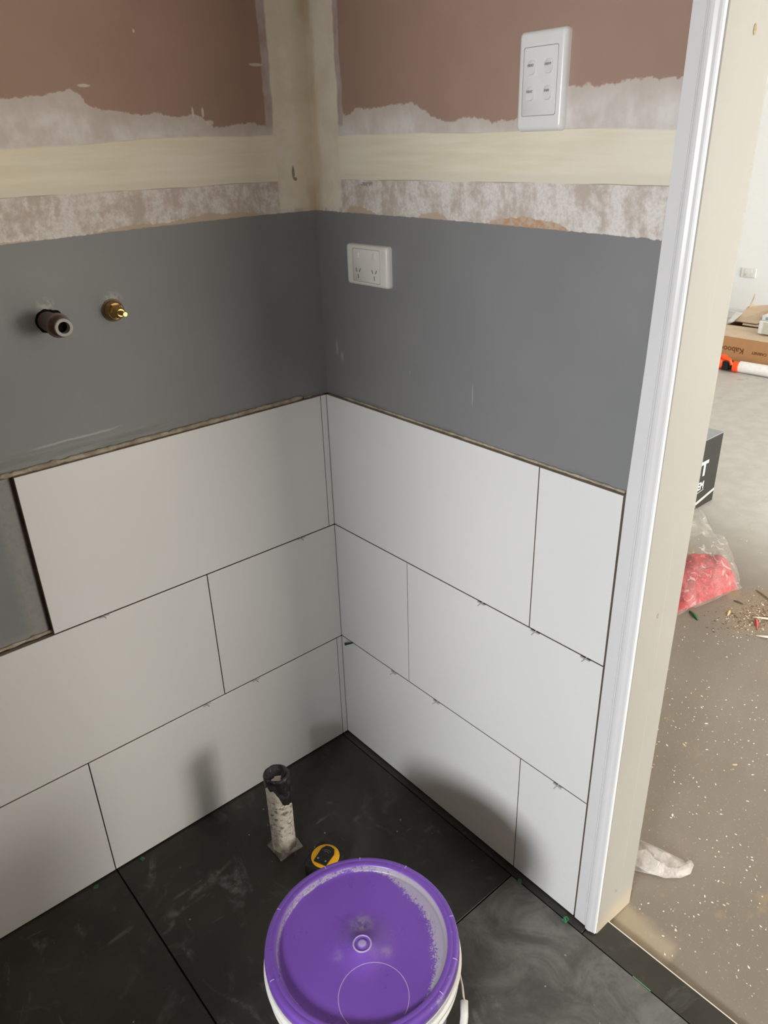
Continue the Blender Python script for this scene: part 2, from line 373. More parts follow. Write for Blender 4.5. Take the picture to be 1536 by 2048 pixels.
def trim_mat(name, base, dirt):
    t = NT(name); t.pos()
    n = t.noise(7, 4); col = t.mix(t.ramp(n, .3, .7), base, tuple(c*.965 for c in base))
    v = t.sc(t.co, (30, 30, 4)); k = t.ramp(t.noise(1, 5, .65, vec=v), .66, .76)
    col = t.mix(t.math('MULTIPLY', k, .3), col, dirt)
    return t, col
t_, c_ = trim_mat('white_gloss_trim', (.715, .71, .715), (.62, .57, .48)); m_trim = t_.fin(c_, .30, .5)
t_, c_ = trim_mat('cream_primed_jamb', (.345, .333, .305), (.29, .26, .21))
t_.pos(); x, z = t_.xyz[0], t_.xyz[2]
lnn = t_.math('SUBTRACT', 1.0, t_.ramp(t_.math('ABSOLUTE', t_.math('SUBTRACT', x, .068)), .0003, .0012))
c_ = t_.mix(t_.math('MULTIPLY', t_.math('MULTIPLY', lnn, t_.ramp(t_.noise(4, 2), .4, .6)), .35), c_, (.50, .45, .35))
low = t_.math('SUBTRACT', 1.0, t_.ramp(t_.math('ADD', z, t_.math('MULTIPLY', t_.noise(20, 4), .03)), .03, .07))
c_ = t_.mix(t_.math('MULTIPLY', low, .4), c_, (.55, .42, .26))
m_jamb = t_.fin(c_, .42, .45)
m_plastic = simple('white_switch_plastic', (.74, .74, .72), .25, .5, var=.01)
m_plastic_old = simple('white_outlet_plastic', (.72, .70, .66), .28, .5, var=.02)
m_print = simple('grey_print', (.28, .28, .27), .6, .3)
m_slot = simple('dark_slot', (.10, .09, .08), .8, .2)
m_brass = simple('brass', (.62, .42, .14), .28, .5, 1.0, var=.15)
m_pvc = simple('dusty_grey_pvc', (.20, .165, .14), .6, .3, var=.12)
m_void = simple('black_hole', (.008, .007, .006), .95, .05)

# ---------------------------------------------------------------- the setting
def struct(name, bm, m, parent=None, smooth=False):
    o = build(name, bm, m, parent, smooth)
    if parent is None: o['kind'] = 'structure'
    return o
BZ = -0.012                                     # hall slab level, bathroom tile tops are z = 0
WB = 0.012                                      # face of the wall boards
CEIL = 2.42
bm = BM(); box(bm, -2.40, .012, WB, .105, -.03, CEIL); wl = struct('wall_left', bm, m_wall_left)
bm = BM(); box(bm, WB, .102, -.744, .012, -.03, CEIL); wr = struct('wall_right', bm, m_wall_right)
bm = BM(); box(bm, .102, .113, -.744, 3.2, BZ-.01, CEIL); struct('wall_hall_side', bm, m_paint)
bm = BM(); box(bm, WB, .113, -2.6, -1.605, -.03, CEIL); struct('wall_right_beyond_door', bm, m_paint)
bm = BM(); box(bm, WB, .113, -1.605, -.744, 2.09, CEIL); struct('wall_over_door', bm, m_paint)
# bathroom back walls, one with a window
bm = BM(); box(bm, -2.5, -2.4, -2.6, -2.0, -.03, CEIL); box(bm, -2.5, -2.4, -1.1, .105, -.03, CEIL)
box(bm, -2.5, -2.4, -2.0, -1.1, -.03, .9); box(bm, -2.5, -2.4, -2.0, -1.1, 1.75, CEIL); struct('wall_back', bm, m_room)
bm = BM(); box(bm, -1.56, -1.46, -.98, .0115, .0005, CEIL-.001); struct('wall_nib_blocker', bm, m_room)  # added unseen nib wall, partly blocks the window light to shade the corner
bm = BM(); box(bm, -2.5, .113, -2.7, -2.6, -.03, CEIL); struct('wall_rear', bm, m_room)
def win_frame(name, a, b, horizontal_axis):
    bm = BM(); (x0, x1, y0, y1, z0, z1) = a; f = .045
    if horizontal_axis == 'y':
        box(bm, x0, x1, y0, y0+f, z0, z1); box(bm, x0, x1, y1-f, y1, z0, z1); box(bm, x0, x1, y0+f, y1-f, z0, z0+f); box(bm, x0, x1, y0+f, y1-f, z1-f, z1)
    else:
        box(bm, x0, x0+f, y0, y1, z0, z1); box(bm, x1-f, x1, y0, y1, z0, z1); box(bm, x0+f, x1-f, y0, y1, z0, z0+f); box(bm, x0+f, x1-f, y0, y1, z1-f, z1)
    return struct(name, bm, m_trim)
win_frame('window_1', (-2.5, -2.42, -2.0, -1.1, .9, 1.75), None, 'y')
# hall shell
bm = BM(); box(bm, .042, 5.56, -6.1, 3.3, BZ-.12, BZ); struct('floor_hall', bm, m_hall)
bm = BM(); box(bm, 5.46, 5.56, -6.1, 3.3, BZ, CEIL); struct('wall_far', bm, m_paint)
bm = BM(); box(bm, .102, 5.46, 3.2, 3.3, BZ, CEIL); struct('wall_hall_end', bm, m_paint)
bm = BM(); box(bm, .113, .45, -6.1, -6.0, BZ, CEIL); box(bm, 3.75, 5.46, -6.1, -6.0, BZ, CEIL); box(bm, .45, 3.75, -6.1, -6.0, 2.15, CEIL); struct('wall_hall_front', bm, m_paint)
win_frame('window_3', (.45, 3.75, -6.08, -6.02, BZ, 2.15), None, 'x')
bm = BM(); box(bm, .012, .113, -3.25, -2.7, BZ, CEIL); box(bm, .012, .113, -6.1, -5.35, BZ, CEIL); box(bm, .012, .113, -5.35, -3.25, BZ, .65); box(bm, .012, .113, -5.35, -3.25, 2.15, CEIL); struct('wall_hall_left', bm, m_paint)
win_frame('window_added', (.03, .10, -5.35, -3.25, .65, 2.15), None, 'y')  # made-up window frame and opening around the added hall fill light
bm = BM(); box(bm, -2.5, 5.56, -6.1, 3.3, CEIL, CEIL+.1); struct('ceiling', bm, m_ceiling)
# skirting on the far wall
bm = BM()
prof = [(5.46, BZ), (5.444, BZ), (5.444, .040), (5.447, .044), (5.447, .050), (5.450, .056), (5.455, .062), (5.46, .064)]
a = [bm.verts.new((x, -1.8, z)) for x, z in prof]; b = [bm.verts.new((x, 3.2, z)) for x, z in prof]
for k in range(len(prof)-1): bm.faces.new((a[k], a[k+1], b[k+1], b[k]))
bm.faces.new(a); bm.faces.new(b)
struct('baseboard_far', bm, m_trim)

# bathroom floor: substrate and dark tiles
bm = BM(); box(bm, -2.4, .042, -2.6, WB, -.045, -.0105); fl = struct('floor', bm, m_bed)
bm = BM()
def ftile(x0, x1, y0, y1):
    box(bm, x0, x1, y0, y1, -.0100, 0.0, .0006, 1)
xs = [(-.0275, -.6235), (-.6265, -1.2225), (-1.2255, -1.8215), (-1.8245, -2.399)]
ys = [(.006, -.5655), (-.5682, -1.1642), (-1.1672, -1.763), (-1.766, -2.362), (-2.365, -2.599)]
# the joint line beside the right wall sits a tile's trim away from the wall face
for i, (xa, xb) in enumerate(xs):
    for (ya, yb) in ys: ftile(xb, xa if i else -.0180, yb, ya)
ft = build('floor_tiling', bm, m_ftile, fl)
bm = BM()
for (ya, yb) in ((.006, -.74), (-.742, -1.34), (-1.342, -1.60)): box(bm, -.0155, .0415, yb, ya, -.0100, 0.0, .0006, 1)
build('threshold_tiling', bm, m_ftile, fl)
bm = BM(); box(bm, .0415, .0432, -1.60, -.70, -.0105, .0004); build('threshold_edge', bm, m_fedge, fl)['label'] = 'thin pale edge of the threshold tile'

# wall tiling
G_ = .0013; TD = .0095
def tile_face(bm, L0, L1, z0, z1, side):
    before = set(bm.verts)
    if side == 'L': box(bm, -L1, -L0, 0, TD, z0, z1, .0007, 2)
    else: box(bm, 0, TD, -L1, -L0, z0, z1, .0007, 2)
    for v in bm.verts:
        if v in before: continue
    return
def mark_sides(bm, side):
    bm.normal_update()
    for f in bm.faces:
        n = f.normal; a = abs(n.y) if side == 'L' else abs(n.x)
        f.material_index = 0 if a > .3 else 1
Z = [(.0035, .3002-G_), (.3002+G_, .6022-G_), (.6022+G_, .9042)]
bm = BM()
for L0, L1 in ((.0012, .0153-.0006), (.0153+.0009, .6263-.0009), (.6263+.0011, 1.2283)): tile_face(bm, L0, L1, *Z[0], 'L')
for L0, L1 in ((.0012, .3229-.0009), (.3229+.0010, .9240)): tile_face(bm, L0, L1, *Z[1], 'L')
for L0, L1 in ((.0012, .0153-.0006), (.0153+.0009, .6259)): tile_face(bm, L0, L1, *Z[2], 'L')
mark_sides(bm, 'L'); tl = build('tile_cladding', bm, [m_glaze, m_biscuit], wl)
bm = BM()
for L0, L1 in ((.0012-.0025, .557-.0010), (.557+.0010, .7085)): tile_face(bm, L0, L1, *Z[0], 'R')
for L0, L1 in ((.0012-.0025, .2405-.0008), (.2405+.0008, .7085)): tile_face(bm, L0, L1, *Z[1], 'R')
for L0, L1 in ((.0012-.0025, .557-.0010), (.557+.0012, .7085)): tile_face(bm, L0, L1, *Z[2], 'R')
mark_sides(bm, 'R'); build('tile_cladding', bm, [m_glaze, m_biscuit], wr)
# adhesive bed behind the tiles and the ragged beads on their top edges
bm = BM(); box(bm, -1.23, WB, TD, WB+.001, 0, .300); box(bm, -.925, WB, TD, WB+.001, .300, .602); box(bm, -.630, WB, TD, WB+.001, .602, .9036); build('adhesive_bed', bm, m_bed, wl)
bm = BM(); box(bm, TD, WB+.001, -.709, WB, 0, .9036); build('adhesive_bed', bm, m_bed, wr)
def bead(bm, p0, p1, n, rad, seed, flat='L'):
    pts = []; rr = []
    for i in range(n+1):
        t = i/n; p = Vector(p0).lerp(Vector(p1), t)
        q = mnoise.noise(Vector((i*.35, seed, 0))); q2 = mnoise.noise(Vector((i*1.1, seed+5, 0)))
        p.z += .0012*q2
        pts.append(p); rr.append(max(.0006, rad*(1+.55*q+.35*q2)))
    tube(bm, pts, rr, 8)
bm = BM(); bead(bm, (-.645, .0102, .9075), (-.055, .0102, .9075), 90, .0045, 3); bead(bm, (-.050, .0105, .9055), (-.03, .0105, .9055), 6, .0016, 9)
bead(bm, (-.6265, .0105, .606), (-.95, .0105, .606), 50, .0032, 14)
build('adhesive_bead', bm, m_adh, wl, smooth=True)['label'] = 'squeezed out beige adhesive along the tile tops'
bm = BM(); bead(bm, (.0108, -.045, .9055), (.0108, -.705, .9055), 90, .0022, 21); build('adhesive_bead', bm, m_adh, wr, smooth=True)['label'] = 'thin beige adhesive line along the tile tops'

# ---------------------------------------------------------------- architrave and jamb
HS = [0, .45, .9, 1.1, 1.35, 1.6, 2.09]; DY = [0, 0, -.001, -.006, -.009, -.010, -.010]
def upright(bm, prof, zb=lambda x, y: 0.0, lean=lambda y: 1.0):
    rings = []
    for h, d in zip(HS, DY):
        rings.append([(x, y+d*lean(y), h if h > 0 else zb(x, y)) for x, y in prof])
    loft(bm, rings)
arch = [(WB, -.7115), (.0006, -.7115), (-.0006, -.7125), (-.0012, -.7338), (-.0020, -.7350), (-.0006, -.7362), (-.0008, -.7372), (-.0040, -.7384), (-.0054, -.7402),
        (-.0058, -.7440), (-.0052, -.7480), (-.0044, -.7500), (-.0040, -.7512), (-.0034, -.7530), (-.0028, -.7565), (-.0016, -.7586), (.0014, -.7594), (.0026, -.7595), (WB, -.7595)]
bm = BM(); upright(bm, arch, lambda x, y: .004 + .0022*mnoise.noise(Vector((x*300, y*260, 1))), lambda y: max(.15, 1-(-.7115-y)/.048))
struct('trim_1', bm, m_trim)
jamb = [(.0030, -.744), (.0026, -.7596), (.0034, -.7604), (.1155, -.7604), (.1170, -.7594), (.117, -.744)]
bm = BM(); upright(bm, jamb, lambda x, y: (.0008 if x < .0431 else BZ+.0006), lambda y: .25)
o = struct('door_1', bm, m_jamb)
# notch: the jamb foot sits on the threshold tile at one side and on the slab at the other
bm = BM(); box(bm, .002, .117, -1.607, -1.588, BZ, 2.09); box(bm, .002, .117, -1.588, -.775, 2.072, 2.09); build('door_frame_far_side', bm, m_jamb, o)
bm = BM()
for (x, z, s) in ((.014+.0, 1.466, 1.0), (.014, .737, 1.0), (.014, .148, .8)): pass
nail = BM()
from_px = [(.0655, 1.4715, 1.2), (.053, .700, .95), (.053, .078, .85)]
for (x, z, s) in from_px:
    lathe_pts = []
    ring = []
    for k in range(20):
        a = 2*PI*k/20; ring.append((x+.0028*s*math.cos(a), -.7644+(0), z+.0048*s*math.sin(a)))
    vs = [nail.verts.new((px, -.7608-(.0024 if z > 1.3 else (.0001 if z > .5 else 0)), pz)) for px, _, pz in ring]; nail.faces.new(vs)
build('filled_nail_hole', nail, simple('nail_filler', (.36, .28, .17), .8, .2, var=.2, scale=300), o)['label'] = 'brown filled nail holes'

# ---------------------------------------------------------------- switches and outlets (face plates on walls)
def on_right_wall(y, z):
    """frame: local x runs to the viewer's right (-y), local y up, local z out of the wall (-x)"""
    m = Matrix(((0, 0, -1, WB), (-1, 0, 0, y), (0, 1, 0, z), (0, 0, 0, 1))); return m
def plate_bm(w, h, d, r=.006):
    bm = BM(); L = []
    for (ins, zz) in ((.0, 0), (0.0, d*.35), (.0004, d*.55), (.0018, d*.84), (.0042, d*.97), (.0062, d)):
        L.append([(x, y, zz) for x, y in rrect(-w/2+ins, w/2-ins, -h/2+ins, h/2-ins, max(.001, r-ins*.4))])
    loft(bm, L); return bm
def inner_panel(w, h, z, r=.003, x0=0, y0=0):
    bm = BM(); L = []
    for (ins, zz) in ((0, z-.001), (0, z+.0003), (.0004, z+.0007)):
        L.append([(x+x0, y+y0, zz) for x, y in rrect(-w/2+ins, w/2-ins, -h/2+ins, h/2-ins, r)])
    loft(bm, L); return bm
def groove(w, h, z, r, mat, parent):
    bm = BM(); a = rrect(-w/2, w/2, -h/2, h/2, r); b = rrect(-w/2+.0007, w/2-.0007, -h/2+.0007, h/2-.0007, r)
    A = [bm.verts.new((x, y, z)) for x, y in a]; B = [bm.verts.new((x, y, z)) for x, y in b]
    for k in range(len(A)): bm.faces.new((A[k], A[(k+1) % len(A)], B[(k+1) % len(A)], B[k]))
    return build('panel_seam', bm, mat, parent)
def rocker(w, h, z, tilt=.0022):
    bm = BM(); L = []
    o = rrect(-w/2, w/2, -h/2, h/2, w*.42)
    for (ins, base, amp) in ((0, 0, 0), (0, .0007, .5), (.0006, .0013, 1)):
        pts = []
        for x, y in o:
            k = 1-ins/(w/2)
            t = (y+h/2)/h
            pts.append((x*k, y*(1-ins/(h/2)), z + base + amp*tilt*(1-t)))
        L.append(pts)
    loft(bm, L); return bm
m_seam = simple('seam_shadow_gap', (.20, .20, .19), .8, .2)
sw = empty('light_switch', (0, 0, 0), 'white four-gang switch plate mounted upright on the pink plasterboard beside the door trim', 'switch')
sw.matrix_world = on_right_wall(-.517, 1.4365)
build('cover_plate', plate_bm(.076, .117, .0120), m_plastic, sw, True, auto=40)
groove(.0565, .0800, .01205, .003, m_seam, sw)
build('switch_panel', inner_panel(.0553, .0788, .0118), m_plastic, sw, True, auto=40)
for (gx, gy, txt) in ((-.0135, .0165, 'HEAT'), (.0145, .0165, 'LIGHT'), (-.0135, -.0135, 'HEAT'), (.0145, -.0135, 'FAN')):
    r = build('rocker', rocker(.0125, .0170, .0124), m_plastic, sw, True, auto=50)
    r.location = (gx, gy, 0)
    bm = BM(); box(bm, -.0052, .0052, -.0004, .0004, .0, .0001); 
    text_obj('label_print', txt, .0042 if len(txt) < 5 else .0038, m_print, r, Matrix.Translation((0, .0022, .0154)), .0003, 1.0, .00012)
def outlet(name, mw, label, mat, w=.115, h=.072):
    e = empty(name, (0, 0, 0), label, 'power outlet'); e.matrix_world = mw
    build('cover_plate', plate_bm(w, h, .0120), mat, e, True, auto=40)
    groove(w*.66, h*.80, .01205, .003, m_seam, e)
    build('switch_panel', inner_panel(w*.65, h*.785, .0117), mat, e, True, auto=40)
    for sx in (-.0225, .0225):
        r = build('rocker', rocker(.0085, .0135, .0124, .0016), mat, e, True, auto=50); r.location = (sx, .0170, 0)
        bm = BM()
        for (ax, ay, an) in ((-.0050, -.0085, 25), (.0050, -.0085, -25), (0, -.0195, 0)):
            a = math.radians(an); cs, sn = math.cos(a), math.sin(a)
            q = [(-.0009, -.0035), (.0009, -.0035), (.0009, .0035), (-.0009, .0035)]
            loft(bm, [[(sx+ax+u*cs-v*sn, ay+u*sn+v*cs, zz) for u, v in q] for zz in (.0120, .01245)])
        build('socket', bm, m_slot, e)
    return e
outlet('power_outlet', on_right_wall(-.1455, 1.173), 'off-white double power outlet on the grey board near the corner above the tiles', m_plastic_old)
m_pl_far = m_plastic
outlet('power_outlet', Matrix(((0, 0, -1, 5.46), (-1, 0, 0, 1.659), (0, 1, 0, .352), (0, 0, 0, 1))), 'small white double power outlet on the far hall wall above the skirting', m_pl_far, .122, .075)

# ---------------------------------------------------------------- water pipe stubs on the left wall
def on_left_wall(x, z):
    # local x right (+x), local y up, local z out of the wall (-y)
    return Matrix(((1, 0, 0, x), (0, 0, -1, WB), (0, 1, 0, z), (0, 0, 0, 1)))
ps = empty('pipe_stub', (0, 0, 0), 'grey threaded water pipe stub sticking out of a ragged hole in the grey board', 'pipe')
ps.matrix_world = on_left_wall(-.518, 1.135)
bm = BM()
out = []
for k in range(40):
    a = 2*PI*k/40; r = .0188+.0025*mnoise.noise(Vector((math.cos(a)*2, math.sin(a)*2, 4)))
    if .1 < a < .9: r += .006*math.sin((a-.1)/.8*PI)
    out.append((r*math.cos(a)+.0004, r*math.sin(a)))
loft(bm, [[(x, y, .0002) for x, y in out], [(x, y, .0007) for x, y in out]])
build('wall_hole', bm, m_void, ps)['label'] = 'ragged black hole around the pipe'
bm = BM(); lathe(bm, [(.0150, -.0), (.0150, .040), (.0160, .042), (.0186, .044), (.0188, .047), (.0160, .051)], 40, cap=False)
build('pipe_body', bm, m_pvc, ps, True, auto=40)
bm = BM(); pr_ = [(.0160, .051)]
for k in range(6): pr_ += [(.0150, .0525+k*.0028), (.0128, .0539+k*.0028)]
pr_ += [(.0138, .0690)]
fr_ = [(.0138, .0690), (.0138, .0705), (.0130, .072), (.0088, .072), (.0086, .069), (.0086, .03), (0.0001, .03)]
lathe(bm, pr_, 40, cap=False); build('threaded_end', bm, simple('brown_thread', (.11, .08, .062), .5, .4, var=.2), ps, True, auto=30)
bm = BM(); lathe(bm, fr_, 40, cap=False); build('end_rim', bm, simple('pale_pvc_rim', (.36, .33, .31), .5, .4, var=.1), ps, True, auto=40)
bm = BM(); lathe(bm, [(.0087, .069), (.0087, .060), (.0001, .060)], 32, cap=False); build('bore', bm, m_void, ps)
br = empty('tap_spindle', (0, 0, 0), 'brass tap body with narrow spindle poking out of the grey board', 'tap fitting')
br.matrix_world = on_left_wall(-.412, 1.136)
bm = BM(); lathe(bm, [(.0185, .0003), (.0182, .0016), (.0168, .0022)], 32); build('dirty_ring', bm, simple('dusty_ring', (.23, .18, .13), .8, .2, var=.2), br)
bm = BM(); lathe(bm, [(.0160, .0), (.0160, .007), (.0150, .008), (.0158, .0095), (.0150, .011), (.0128, .013)], 36, cap=True)
build('threaded_body', bm, simple('dull_brass', (.42, .29, .14), .4, .5, .9, var=.2), br, True, auto=35)
bm = BM(); lathe(bm, [(.0125, .013), (.0125, .019), (.0095, .021)], 6, cap=True); lathe(bm, [(.0092, .019), (.0088, .030), (.0060, .033)], 24, cap=True)
build('gland_nut', bm, m_brass, br)
bm = BM(); lathe(bm, [(.0042, .030), (.0042, .038), (.0030, .040), (.0030, .047), (.0036, .048), (.0034, .0500)], 20, cap=True)
build('spindle', bm, m_brass, br, True, auto=35)

# ---------------------------------------------------------------- waste pipe standing in the floor
def waste_mat():
    t = NT('tape_streaked_pipe'); t.pos(); x, y, z = t.xyz[0], t.xyz[1], t.xyz[2]
    n = t.noise(60, 5, .65); n2 = t.noise(22, 5, .6)
    col = t.mix(t.ramp(n, .40, .60), (.62, .57, .49), (.50, .44, .37))
    v = t.sc(t.co, (90, 90, 130)); k = t.ramp(t.noise(1, 5, .7, vec=v), .52, .60)
    mid = t.math('MULTIPLY', t.ramp(z, .03, .06), t.math('SUBTRACT', 1.0, t.ramp(z, .14, .17)))
    col = t.mix(t.math('MULTIPLY', t.math('MULTIPLY', k, mid), .85), col, (.10, .09, .07))
    lowk = t.math('SUBTRACT', 1.0, t.ramp(t.math('ADD', z, t.math('MULTIPLY', n2, .05)), .045, .075))
    col = t.mix(t.math('MULTIPLY', lowk, t.ramp(n2, .35, .6)), col, (.19, .15, .11))
    t.bump(t.math('ADD', n, n2), .5, .004)
    return t.fin(col, .7, .3)
wp = empty('waste_pipe', (-.3245, -.1885, 0), 'upright white waste pipe capped with black tape standing in the dark tiled floor', 'pipe')
bm = BM(); pf = [(.0262, -.008), (.0255, .004), (.0258, .03), (.0250, .06), (.0256, .10), (.0252, .14), (.0257, .18), (.0250, .196)]
lathe(bm, pf, 40, cap=True, wob=.09); build('pipe_body', bm, waste_mat(), wp, True)
bm = BM()
n = 48; rings = []
for j in range(12):
    ring = []
    for k in range(n):
        a = 2*PI*k/n
        # tape hem hangs low on the side facing the camera's right, high elsewhere
        d = math.cos(a - math.radians(-62))
        low = .186 - .052*max(0, (d-.25)/.75)**.8 - .003*math.sin(a*7+1) - .0025*math.sin(a*13)
        if j < 8: zz = low + (.207-low)*j/7; r = .0272 + .0012*mnoise.noise(Vector((math.cos(a)*3, math.sin(a)*3, zz*60))) + (0 if j else -.001)
        elif j == 8: zz = .2095; r = .0262
        elif j == 9: zz = .2095; r = .0215
        elif j == 10: zz = .200; r = .0205
        else: zz = .1975; r = .0005
        ring.append(bm.verts.new((r*math.cos(a), r*math.sin(a), zz + (.0018*mnoise.noise(Vector((math.cos(a)*2.5, math.sin(a)*2.5, 9))) if 7 <= j < 11 else 0))))
    rings.append(ring)
for A, B in zip(rings, rings[1:]):
    for k in range(n): bm.faces.new((A[k], A[(k+1) % n], B[(k+1) % n], B[k]))
t = NT('black_tape'); t.bump(t.noise(55, 4, .6), .7, .004); mt = t.fin(t.mix(t.ramp(t.noise(60, 4), .45, .7), (.012, .012, .013), (.05, .048, .045)), .33, .5)
build('tape_cap', bm, mt, wp, True)['label'] = 'black tape wrapped over the top'
bm = BM(); pts = []
for k in range(14):
    a = 2*PI*k/14; pts.append((-.004+.011*math.cos(a)*(1+.3*math.sin(3*a)), -.006+.009*math.sin(a)*(1+.2*math.cos(5*a))))
prism(bm, pts, .1970, .2000); build('plaster_crumb', bm, simple('crumb', (.52, .46, .38), .9, .2), wp)
bm = BM(); g = 14; s = .029
V = [[bm.verts.new(((i/g-.5)*2*s + .0, (j/g-.5)*2*s, .0006 + (.020*max(0, 1-(math.hypot((i/g-.5)*2*s, (j/g-.5)*2*s)-.024)/.014)*.35 if math.hypot((i/g-.5)*2*s, (j/g-.5)*2*s) > .024 else .009) + .002*abs(mnoise.noise(Vector((i*.6, j*.6, 3)))))) for j in range(g+1)] for i in range(g+1)]
for i in range(g):
    for j in range(g): bm.faces.new((V[i][j], V[i+1][j], V[i+1][j+1], V[i][j+1]))
r_ = bmesh.ops.extrude_face_region(bm, geom=bm.faces[:])
for v in [e for e in r_['geom'] if isinstance(e, bmesh.types.BMVert)]: v.co.z = -.002
t = NT('dirty_film'); t.bump(t.noise(50, 5, .6), .5, .004); mf = t.fin(t.mix(t.ramp(t.noise(45, 5, .6), .4, .6), (.10, .08, .06), (.24, .21, .17)), .45, .4)
build('square_collar', bm, mf, wp, True)['label'] = 'square of crumpled dirty film at the foot'

# ---------------------------------------------------------------- tape measure
tm = empty('tape_measure', (-.2935, -.2960, 0), 'black and yellow tape measure lying on the dark floor behind the bucket', 'tape measure', rot=(0, 0, math.radians(-52)))
m_blk = simple('black_rubber', (.012, .012, .012), .45, .4)
m_yel = simple('yellow_plastic', (.80, .40, .006), .35, .5, var=.03)
bm = BM(); L = []
out = rrect(-.037, .037, -.034, .034, .018)
out = [(x, y) for x, y in rrect(-.036, .036, -.034, .034, .014, 8)]
for ins, zz in ((.002, 0), (0, .003), (0, .031), (.003, .035)): L.append([(x*(1-ins/.036), y*(1-ins/.034), zz) for x, y in out])
loft(bm, L); build('case', bm, m_blk, tm, True, auto=40)
bm = BM(); box(bm, -.046, -.030, -.034, -.018, 0, .016, .003); build('tape_mouth', bm, m_blk, tm)
bm = BM(); lathe(bm, [(.0295, .034), (.0295, .0362), (.0280, .0370)], 48, cx=.002); build('yellow_disc', bm, m_yel, tm, True, auto=40)['label'] = 'round yellow side panel'
bm = BM(); out = [(-.020, -.0145), (.012, -.0155), (.022, -.010), (.0245, .0), (.022, .010), (.012, .0155), (-.020, .0145)]
loft(bm, [[(x, y, z) for x, y in out] for z in (.0372, .0405)]); clip = build('belt_clip', bm, m_blk, tm)
bm = BM(); lathe(bm, [(.002, .0405), (.0018, .0414), (.0008, .0418)], 12, cx=-.012, cy=.009); lathe(bm, [(.002, .0405), (.0018, .0414), (.0008, .0418)], 12, cx=-.012, cy=-.009)
build('screw', bm, simple('steel', (.5, .5, .5), .35, .5, 1.0), clip)
bm = BM()
for (r, cx) in ((.006, .004), (.010, .004)):
    pts = [(cx+r*math.cos(a), r*math.sin(a), .0407) for a in [math.radians(d) for d in range(-50, 60, 12)]]; tube(bm, pts, .0005, 6)
build('clip_mark', bm, simple('worn_grey', (.12, .12, .12), .5), clip)
tm.rotation_euler[2] = math.radians(22)

# ---------------------------------------------------------------- bucket
bk = empty('bucket', (-.459, -.637, 0), 'white plastic bucket with a dusty purple lid standing on the dark floor', 'bucket')
HL = .300; RL = .1452
def lid_mat():
    t = NT('purple_lid_plastic'); t.pos(); x, y, z = t.xyz[0], t.xyz[1], t.xyz[2]
    base = t.mix(t.ramp(t.noise(9, 3), .3, .7), (.160, .068, .385), (.180, .078, .42))
    r = t.math('SQRT', t.math('ADD', t.math('POWER', x, 2), t.math('POWER', y, 2)))
    side = t.ramp(t.math('DIVIDE', t.math('ADD', t.math('MULTIPLY', x, .90), t.math('MULTIPLY', y, -.38)), r), .35, .95)   # dust drifted to one side
    n = t.noise(420, 5, .75); nb = t.noise(30, 5, .6); nc = t.noise(130, 4, .7)
    lo = t.math('SUBTRACT', .1235, t.math('MULTIPLY', side, .040))
    g = t.ramp(t.math('ADD', r, t.math('MULTIPLY_ADD', nb, .012, -.006)), lo, .1265)
    inr = t.math('SUBTRACT', 1.0, t.ramp(r, .1272, .1286))
    k = t.ramp(t.math('ADD', t.math('MULTIPLY', g, t.math('MULTIPLY_ADD', side, .35, .62)), t.math('ADD', t.math('MULTIPLY_ADD', n, 1.5, -.78), t.math('MULTIPLY_ADD', nc, .9, -.46))), .42, .62)
    col = t.mix(t.math('MULTIPLY', t.math('MULTIPLY', k, inr), .80), base, t.mix(t.ramp(r, .120, .124), (.47, .44, .51), (.40, .38, .36)))
    rg = t.math('SUBTRACT', 1.0, t.ramp(t.math('ABSOLUTE', t.math('SUBTRACT', r, .0133)), .0008, .0016))
    col = t.mix(t.math('MULTIPLY', rg, .7), col, (.55, .47, .66))
    rc = t.math('SUBTRACT', 1.0, t.ramp(t.math('ADD', r, t.math('MULTIPLY', nc, .003)), .006, .009))
    col = t.mix(t.math('MULTIPLY', rc, .55), col, (.55, .47, .66))
    # scuffed patch above the centre nub, faint smears
    def blob(bx, by, rr, amt, col, c=(.34, .27, .42)):
        d = t.math('SQRT', t.math('ADD', t.math('POWER', t.math('SUBTRACT', x, bx), 2), t.math('POWER', t.math('SUBTRACT', y, by), 2)))
        kk = t.math('SUBTRACT', 1.0, t.ramp(t.math('ADD', d, t.math('MULTIPLY', nb, rr)), rr*.5, rr*1.5))
        return t.mix(t.math('MULTIPLY', t.math('MULTIPLY', kk, t.ramp(t.noise(80, 5, .7), .35, .6)), amt), col, c)
    col = blob(.020, .024, .024, 1.0, col, (.38, .32, .48)); col = blob(.020, -.035, .014, .5, col); col = blob(-.04, .01, .012, .3, col)
    # scribed circle
    d = t.math('SQRT', t.math('ADD', t.math('POWER', t.math('SUBTRACT', x, -.038), 2), t.math('POWER', t.math('SUBTRACT', y, -.072), 2)))
    kk = t.math('SUBTRACT', 1.0, t.ramp(t.math('ABSOLUTE', t.math('SUBTRACT', d, .0500)), .0002, .0008))
    inner = t.math('SUBTRACT', 1.0, t.ramp(r, .120, .122))
    col = t.mix(t.math('MULTIPLY', t.math('MULTIPLY', kk, inner), t.ramp(t.noise(25, 2), .25, .5, .25, .75)), col, (.55, .45, .62))
    # pale scratches on the rim
    k3 = t.math('MULTIPLY', t.ramp(r, .128, .130), t.ramp(t.noise(26, 6, .7, off=(3, 3, 3)), .62, .66))
    col = t.mix(t.math('MULTIPLY', k3, .28), col, (.55, .48, .62))
    t.bump(n, .10, .001)
    return t.fin(col, t.ramp(nb, .3, .7, .26, .38), .5)
bm = BM()
